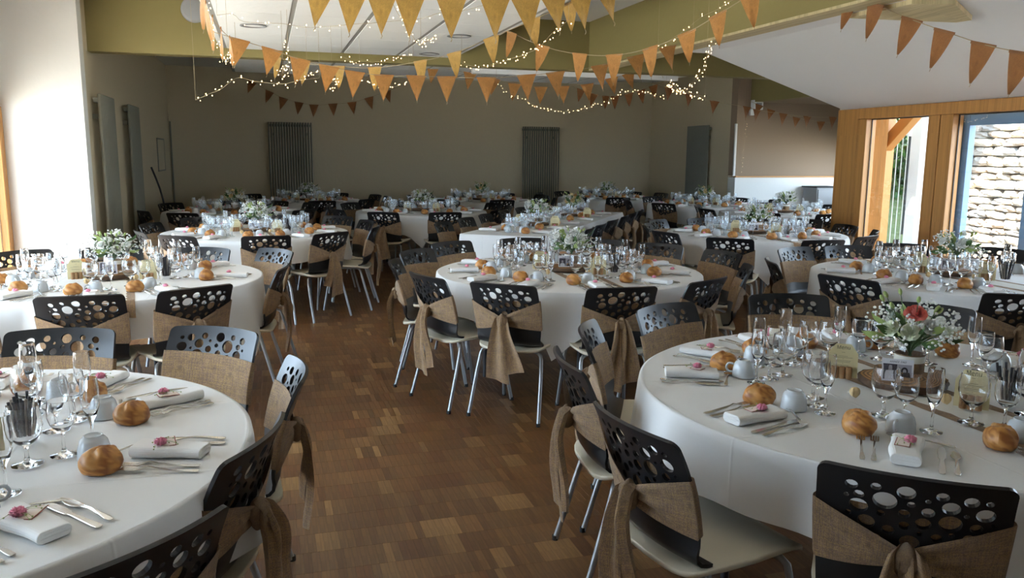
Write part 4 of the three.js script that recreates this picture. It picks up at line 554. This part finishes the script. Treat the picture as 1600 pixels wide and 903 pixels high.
const FAIRY = {
  a: [30,[-0.48,1.94,-6.78],[-0.38,1.98,-6.68],[-0.29,2.01,-6.57],[-0.16,2.09,-6.47],[-0.05,2.06,-6.35],[0.08,2.04,-6.23],[0.16,2.03,-6.12],[0.27,2.05,-6.01],[0.39,2.06,-5.9]],
  b: [34,[-0.3,2.45,-5.44],[-0.28,2.35,-5.47],[-0.27,2.26,-5.51],[-0.25,2.19,-5.55],[-0.22,2.14,-5.59],[-0.2,2.12,-5.64],[-0.17,2.15,-5.7],[-0.2,2.18,-5.77],[-0.23,2.15,-5.84],[-0.2,2.14,-5.88]],
  c: [34,[-0.27,2.48,-6.17],[-0.16,2.48,-6.09],[-0.11,2.43,-6.03],[0.05,2.41,-5.93],[0.15,2.4,-5.85],[0.31,2.37,-5.75],[0.45,2.37,-5.66],[0.59,2.38,-5.58],[0.7,2.38,-5.5],[0.85,2.39,-5.41],[1.0,2.4,-5.32],[1.11,2.43,-5.25],[1.22,2.43,-5.17],[1.3,2.45,-5.1],[1.46,2.48,-5.01]],
  d: [34,[0.21,2.42,-6.65],[0.2,2.31,-6.65],[0.21,2.24,-6.65],[0.16,2.16,-6.66],[0.18,2.13,-6.66],[0.22,2.18,-6.68],[0.19,2.22,-6.71],[0.14,2.16,-6.72],[0.17,2.13,-6.72]],
  e: [30,[0.67,2.36,-7.25],[0.73,2.34,-7.28],[0.81,2.31,-7.3],[0.88,2.32,-7.33],[0.99,2.34,-7.36],[1.07,2.35,-7.39],[1.14,2.38,-7.42],[1.22,2.41,-7.46],[1.32,2.41,-7.48]],
  f: [30,[0.38,2.2,-7.3],[0.49,2.23,-7.29],[0.52,2.19,-7.29],[0.55,2.12,-7.29],[0.59,2.09,-7.28],[0.63,2.13,-7.29],[0.63,2.17,-7.32],[0.59,2.15,-7.34]],
  g: [22,[0.89,2.22,-7.9],[1.0,2.2,-7.94],[1.08,2.15,-8.0],[1.17,2.18,-8.06],[1.27,2.21,-8.12],[1.4,2.26,-8.17]],
  h: [36,[0.74,2.43,-4.91],[0.79,2.36,-4.96],[0.85,2.3,-5.01],[0.89,2.26,-5.07],[0.94,2.21,-5.12],[1.0,2.24,-5.19],[1.07,2.28,-5.26],[1.04,2.27,-5.34],[1.01,2.26,-5.43]],
  i: [44,[1.76,2.37,-7.45],[1.81,2.32,-7.24],[1.85,2.29,-7.03],[1.89,2.3,-6.84],[1.91,2.3,-6.65],[1.94,2.31,-6.45],[1.96,2.31,-6.26],[1.95,2.31,-6.08],[1.98,2.33,-5.89],[1.96,2.35,-5.71],[1.96,2.39,-5.53],[1.95,2.4,-5.36],[1.94,2.42,-5.18]],
  j: [62,[2.72,2.38,-9.7],[2.83,2.31,-9.68],[2.97,2.23,-9.65],[3.1,2.18,-9.63],[3.26,2.12,-9.6],[3.45,2.09,-9.57],[3.63,2.08,-9.54],[3.77,2.11,-9.53],[3.94,2.16,-9.52],[4.1,2.21,-9.51],[4.23,2.29,-9.51],[4.32,2.35,-9.52],[4.4,2.35,-9.52],[4.53,2.32,-9.51],[4.69,2.31,-9.48],[4.86,2.26,-9.45]],
  k: [80,[3.08,2.42,-5.25],[3.07,2.35,-5.29],[3.07,2.29,-5.33],[3.06,2.22,-5.36],[3.05,2.14,-5.4],[3.02,2.09,-5.44],[3.0,2.04,-5.49],[2.96,2.01,-5.54],[2.94,2.03,-5.59],[2.93,2.08,-5.65],[2.97,2.1,-5.69],[3.03,2.05,-5.71],[3.1,2.04,-5.73],[3.19,2.02,-5.74],[3.29,2.0,-5.75]],
  l: [18,[3.29,2.46,-6.58],[3.23,2.48,-6.28],[3.22,2.53,-5.97],[3.19,2.58,-5.67],[3.14,2.58,-5.37],[3.04,2.57,-5.08],[2.94,2.55,-4.79]],
  m: [14,[7.53,2.1,-11.8],[7.46,1.85,-11.7],[7.38,1.59,-11.61],[7.3,1.29,-11.51]]
};
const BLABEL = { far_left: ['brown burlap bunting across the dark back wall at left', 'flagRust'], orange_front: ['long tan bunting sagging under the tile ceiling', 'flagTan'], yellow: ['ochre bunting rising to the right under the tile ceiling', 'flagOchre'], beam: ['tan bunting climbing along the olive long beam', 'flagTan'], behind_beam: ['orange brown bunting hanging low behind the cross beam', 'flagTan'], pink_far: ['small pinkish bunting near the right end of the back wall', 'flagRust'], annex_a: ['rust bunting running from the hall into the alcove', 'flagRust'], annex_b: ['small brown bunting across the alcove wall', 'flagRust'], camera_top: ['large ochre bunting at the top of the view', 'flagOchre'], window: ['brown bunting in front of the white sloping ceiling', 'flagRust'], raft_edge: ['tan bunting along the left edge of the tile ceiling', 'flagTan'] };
const flagG = (w) => grid(6, 6, (u, v) => { const c = (u - 0.5) * (1 - v * 0.985), h = w * 1.28; return [c * w, -v * h, 0.012 * Math.sin(v * 2.6) * Math.cos(u * 3) + 0.01 * v * v]; }, (u, v) => [u * w, v * w * 1.28]);
const hemG = (w) => new THREE.BoxGeometry(w * 1.01, 0.016, 0.007);
// the ceiling, tile raft, beam or slope above a point
function hangFrom(p) { const X = p.x, D = -p.z, y = X > 4.2 && D < 7.6 ? 2.54 - (X - 4.15) * 0.1796 : X > -0.37 && X < 2.1 && D > 0.3 && D < 9.28 ? 2.622 : X > -0.34 && X < 5.06 && D > 9.52 && D < 11.9 ? 2.622 : X > 8.47 && D > 8.9 ? 2.5 : CH; return new THREE.Vector3(X, Math.max(y, p.y + 0.02), p.z); }
const flagCache = new Map();
for (const [key, [w, ...pts]] of Object.entries(BUNTING)) {
  const [label, mat] = BLABEL[key], P = pts.map((p) => new THREE.Vector3(...p)), g = thing('bunting', label, 'bunting', P[0], 0, 'bunting strings');
  const L = P.map((p) => p.clone().sub(P[0])); if (!flagCache.has(w)) flagCache.set(w, [flagG(w), hemG(w), tube([[0, -w * 1.26, 0.01], [0.004, -w * 1.34, 0.012], [-0.002, -w * 1.4, 0.008]], 0.0022, 4, 4)]);
  const [fg, hg, tg] = flagCache.get(w), a = L[0].clone().sub(L[1]).multiplyScalar(0.8).add(L[0]), b = L[L.length - 1].clone().sub(L[L.length - 2]).multiplyScalar(0.8).add(L[L.length - 1]);
  mesh('cord', tube([a, ...L, b], 0.0028, 60, 5), M.cord, g);
  for (const p of [a, b]) mesh('hanger', tube([p, hangFrom(p.clone().add(P[0])).sub(P[0])], 0.0016, 2, 4), M.cord, g);
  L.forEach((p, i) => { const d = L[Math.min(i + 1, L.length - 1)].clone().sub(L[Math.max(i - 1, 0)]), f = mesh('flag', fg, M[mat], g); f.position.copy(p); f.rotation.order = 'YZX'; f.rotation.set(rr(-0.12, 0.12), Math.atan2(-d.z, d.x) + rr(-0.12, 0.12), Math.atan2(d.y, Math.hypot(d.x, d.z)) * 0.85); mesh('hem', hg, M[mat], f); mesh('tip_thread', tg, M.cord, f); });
}
const FLABEL = { a: 'lights trailing from the tile ceiling towards the left side wall', b: 'lights bunched at the left edge of the tile ceiling', c: 'lights strung flat across under the tile ceiling', d: 'lights bunched below the second ceiling bar', e: 'lights along the tan bunting near mid ceiling', f: 'lights hanging in a hook before the back wall', g: 'short dip of lights left of the long beam', h: 'lights hanging from the top of the view at mid ceiling', i: 'lights rising along the cross beam to the top', j: 'lights sagging across the back wall on the right', k: 'lights curling in a dense loop below the long beam', l: 'lights along the bunting on the olive long beam', m: 'faint lights hanging down the alcove wall' };
const bulbG = new THREE.IcosahedronGeometry(0.0034, 1).scale(0.8, 1.25, 0.8), bulbM = std(rgb(1, 0.85, 0.6), 0.4, { emissive: rgb(1, 0.72, 0.36), emissiveIntensity: 9 });
for (const [key, [n, ...pts]] of Object.entries(FAIRY)) {
  const P = pts.map((p) => new THREE.Vector3(...p)), g = thing('string_lights', `warm fairy ${FLABEL[key]}`, 'string lights', P[0], 0, 'fairy light strings'), L = P.map((p) => p.clone().sub(P[0]));
  const c = new THREE.CatmullRomCurve3(L, false, 'centripetal'); mesh('wire', new THREE.TubeGeometry(c, 50, 0.0013, 4), M.cord, g);
  for (const p of [L[0], L[L.length - 1]]) mesh('hanger', tube([p, hangFrom(p.clone().add(P[0])).sub(P[0])], 0.001, 2, 4), M.cord, g);
  for (let i = 0; i < n; i++) { const p = c.getPointAt((i + 0.5 + rr(-0.3, 0.3)) / n), b = mesh('light_bulb', bulbG, bulbM, g); b.position.set(p.x + rr(-0.022, 0.022), p.y + rr(-0.028, 0.022), p.z + rr(-0.02, 0.02)); b.scale.setScalar(key === 'm' ? 0.5 : rr(0.75, 1.15) * clamp(P[0].distanceTo(camera.position) / 6, 0.9, 1.4)); b.rotation.set(rr(-1, 1), rr(0, 3), rr(-1, 1)); }
  const lamp = new THREE.PointLight(rgb(1, 0.72, 0.4), key === 'm' ? 0.005 : 0.012 * n / 20, 0, 2); lamp.position.copy(c.getPointAt(0.5)).add(new THREE.Vector3(0, -0.06, 0)); lamp.castShadow = true; lamp.name = 'fairy_glow'; g.add(lamp);
}

// ---------------------------------------------------------------- alcove things
{ const g = thing('storage_cabinet', 'grey upright cabinet against the white alcove wall', 'cabinet', V(9.75, 0, 12.7)); mesh('body', new RoundedBoxGeometry(0.5, 1.0, 0.4, 1, 0.006).translate(0, 0.5, 0), M.grey, g); mesh('cabinet_door', new RoundedBoxGeometry(0.46, 0.94, 0.02, 1, 0.004).translate(0, 0.5, 0.21), M.grey, g); mesh('top_board', new RoundedBoxGeometry(0.54, 0.02, 0.44, 1, 0.004).translate(0, 1.01, 0), M.dark, g); }

// ---------------------------------------------------------------- outside
const paving = std(rgb(0.62, 0.6, 0.56), 0.9, { bumpMap: plasterBump, bumpScale: 0.01 }), lawnM = std(rgb(0.1, 0.13, 0.05), 0.95, { bumpMap: plasterBump, bumpScale: 0.02 });
struct('ground_terrace', box(6.85, 30, -0.3, -0.06, -14, 30), paving, 'pale terrace outside the right windows');
struct('ground_left', box(-30, -2.6, -0.3, -0.06, -14, 30), paving, 'pale ground outside the left windows');
struct('ground_front', box(-2.6, 6.85, -0.3, -0.06, -30, -3.4), paving, 'pale ground behind the building');
{ const g = grid(40, 24, (u, v) => { const X = 9.9 + u * 16, D = 10.4 + v * 14; return [X, -0.06 + 4.2 * ss(0, 0.6, u * 0.7 + v * 0.5) + 0.4 * fbm(X * 0.8, D * 0.8, 0, 3), -D]; }, (u, v, p) => [p[0], p[2]]); struct('ground_garden_bank', g, lawnM, 'green garden bank beyond the terrace'); }
{ // dry stone wall, stone by stone
  const g = thing('outside_stone_wall', 'sunlit dry stone wall outside the second oak window', 'stone wall', V(9.5, 0, 9.6));
  const mats = [[0.6, 0.58, 0.54], [0.5, 0.49, 0.46], [0.66, 0.6, 0.5], [0.42, 0.43, 0.43], [0.58, 0.5, 0.42]].map((c) => std(rgb(...c), 0.9, { bumpMap: plasterBump, bumpScale: 0.01 }));
  const vars = [0, 1, 2, 3, 4].map((k) => { const q = new THREE.IcosahedronGeometry(1, 2), p = q.attributes.position; for (let i = 0; i < p.count; i++) { const v = new THREE.Vector3().fromBufferAttribute(p, i), m = Math.pow(Math.abs(v.x) ** 5 + Math.abs(v.y) ** 5 + Math.abs(v.z) ** 5, -1 / 5), n = 0.86 + 0.28 * noise(v.x * 2 + k * 5 + 9, v.y * 2 + v.z * 1.7 + 9, 0, k); p.setXYZ(i, v.x * m * n * 0.5, v.y * m * n * 0.5, v.z * m * n * 0.5); } q.computeVertexNormals(); return metreUV(q); });
  mesh('wall_core', box(0.1, 0.45, 0, 1.9, -4.3, 0.1), mats[3], g);
  let y = 0; while (y < 1.92) { const h = rr(0.075, 0.15); let d = 0.12 + rr(0, 0.1); while (d > -4.2) { const l = rr(0.16, 0.42), m = mesh('stone', pick(vars), pick(mats), g); m.position.set(0.08 + rr(-0.02, 0.02), y + h / 2, -(d - l / 2)); m.scale.set(0.24, h * rr(0.95, 1.06), l * rr(0.96, 1.05)); m.rotation.set(rr(-0.04, 0.04), rr(-0.05, 0.05), rr(-0.05, 0.05)); d -= l; } y += h; }
}
{ const g = thing('outside_timber_post', 'orange timber post with diagonal brace outside the first oak window', 'post', V(7.29, 0, 8.4)); mesh('post', new RoundedBoxGeometry(0.14, 2.36, 0.14, 1, 0.008).translate(0.02, 1.12, 0.03), M.oak, g); mesh('brace', new RoundedBoxGeometry(0.12, 1.0, 0.14, 1, 0.008).rotateX(0.85).translate(0, 1.95, 0.36), M.oak, g); mesh('eave_beam', new RoundedBoxGeometry(0.14, 0.2, 8.6, 1, 0.01).translate(0.02, 2.4, 4.3), M.oak, g); }
{ const g = thing('outside_rod_screen', 'screen of thin white rods on the terrace', 'screen', V(9.2, 0, 10.6), -0.8); const r = new THREE.CylinderGeometry(0.008, 0.008, 1.9, 6).translate(0, 1.0, 0); for (let i = 0; i < 13; i++) mesh('rod', r, M.whitePaint, g).position.x = -0.42 + i * 0.07; mesh('top_rail', new RoundedBoxGeometry(0.92, 0.03, 0.03, 1, 0.004).translate(0, 1.95, 0), M.whitePaint, g); mesh('bottom_rail', new RoundedBoxGeometry(0.92, 0.03, 0.03, 1, 0.004).translate(0, 0.03, 0), M.whitePaint, g); for (const x of [-0.46, 0.46]) mesh('foot', new RoundedBoxGeometry(0.04, 0.1, 0.25, 1, 0.004).translate(x, -0.01, 0), M.whitePaint, g); }
{ const g = thing('outside_lantern', 'white globe lantern on a dark stand behind the rods', 'lantern', V(10.4, 0, 11.35)); mesh('globe', new THREE.SphereGeometry(0.15, 24, 16).translate(0, 2.05, 0), M.whitePaint, g); mesh('stand', tube([[0, -0.06, 0], [0, 1.9, 0]], 0.02, 4, 8), M.dark, g); }
single('outside_white_pillar', new RoundedBoxGeometry(0.2, 2.6, 0.2, 1, 0.01).translate(0, 1.24, 0), M.whitePaint, 'white square pillar on the terrace', 'pillar', null, V(9.35, 0, 9.98));
const leafCard = grid(1, 2, (u, v) => [(u - 0.5) * 0.05 * Math.sin(Math.PI * (0.15 + v * 0.75)), v * 0.09, 0.012 * Math.sin(v * 3)]);
for (const [X, D, R, l] of [[11.6, 13.2, 0.9, 'left'], [12.4, 12.6, 1.1, 'middle'], [13.6, 12.2, 1.4, 'right']]) {
  const g = thing('garden_shrub', `leafy green shrub on the garden bank, ${l} one`, 'shrub', V(X, 0.7, D)); mesh('stem', tube([[0, -1.0, 0], [0.05, 0.3, 0.05]], 0.05, 4, 6), M.bark, g);
  const I = new THREE.InstancedMesh(leafCard, M.leaf, 1800); I.name = 'foliage'; lit(I); I.userData = { kind: 'stuff' }; const o = new THREE.Object3D(); for (let i = 0; i < 1800; i++) { const v = new THREE.Vector3(rr(-1, 1), rr(-1, 1), rr(-1, 1)).normalize().multiplyScalar(R * Math.pow(rnd(), 0.35)); o.position.copy(v).add(new THREE.Vector3(0, R * 0.8, 0)); o.rotation.set(rr(0, 6), rr(0, 6), rr(0, 6)); o.scale.setScalar(rr(0.9, 1.8)); o.updateMatrix(); I.setMatrixAt(i, o.matrix); I.setColorAt(i, rgb(rr(0.4, 1.0), rr(0.4, 0.9), rr(0.3, 0.7))); } g.add(I);
}
renderer.render(scene, camera);
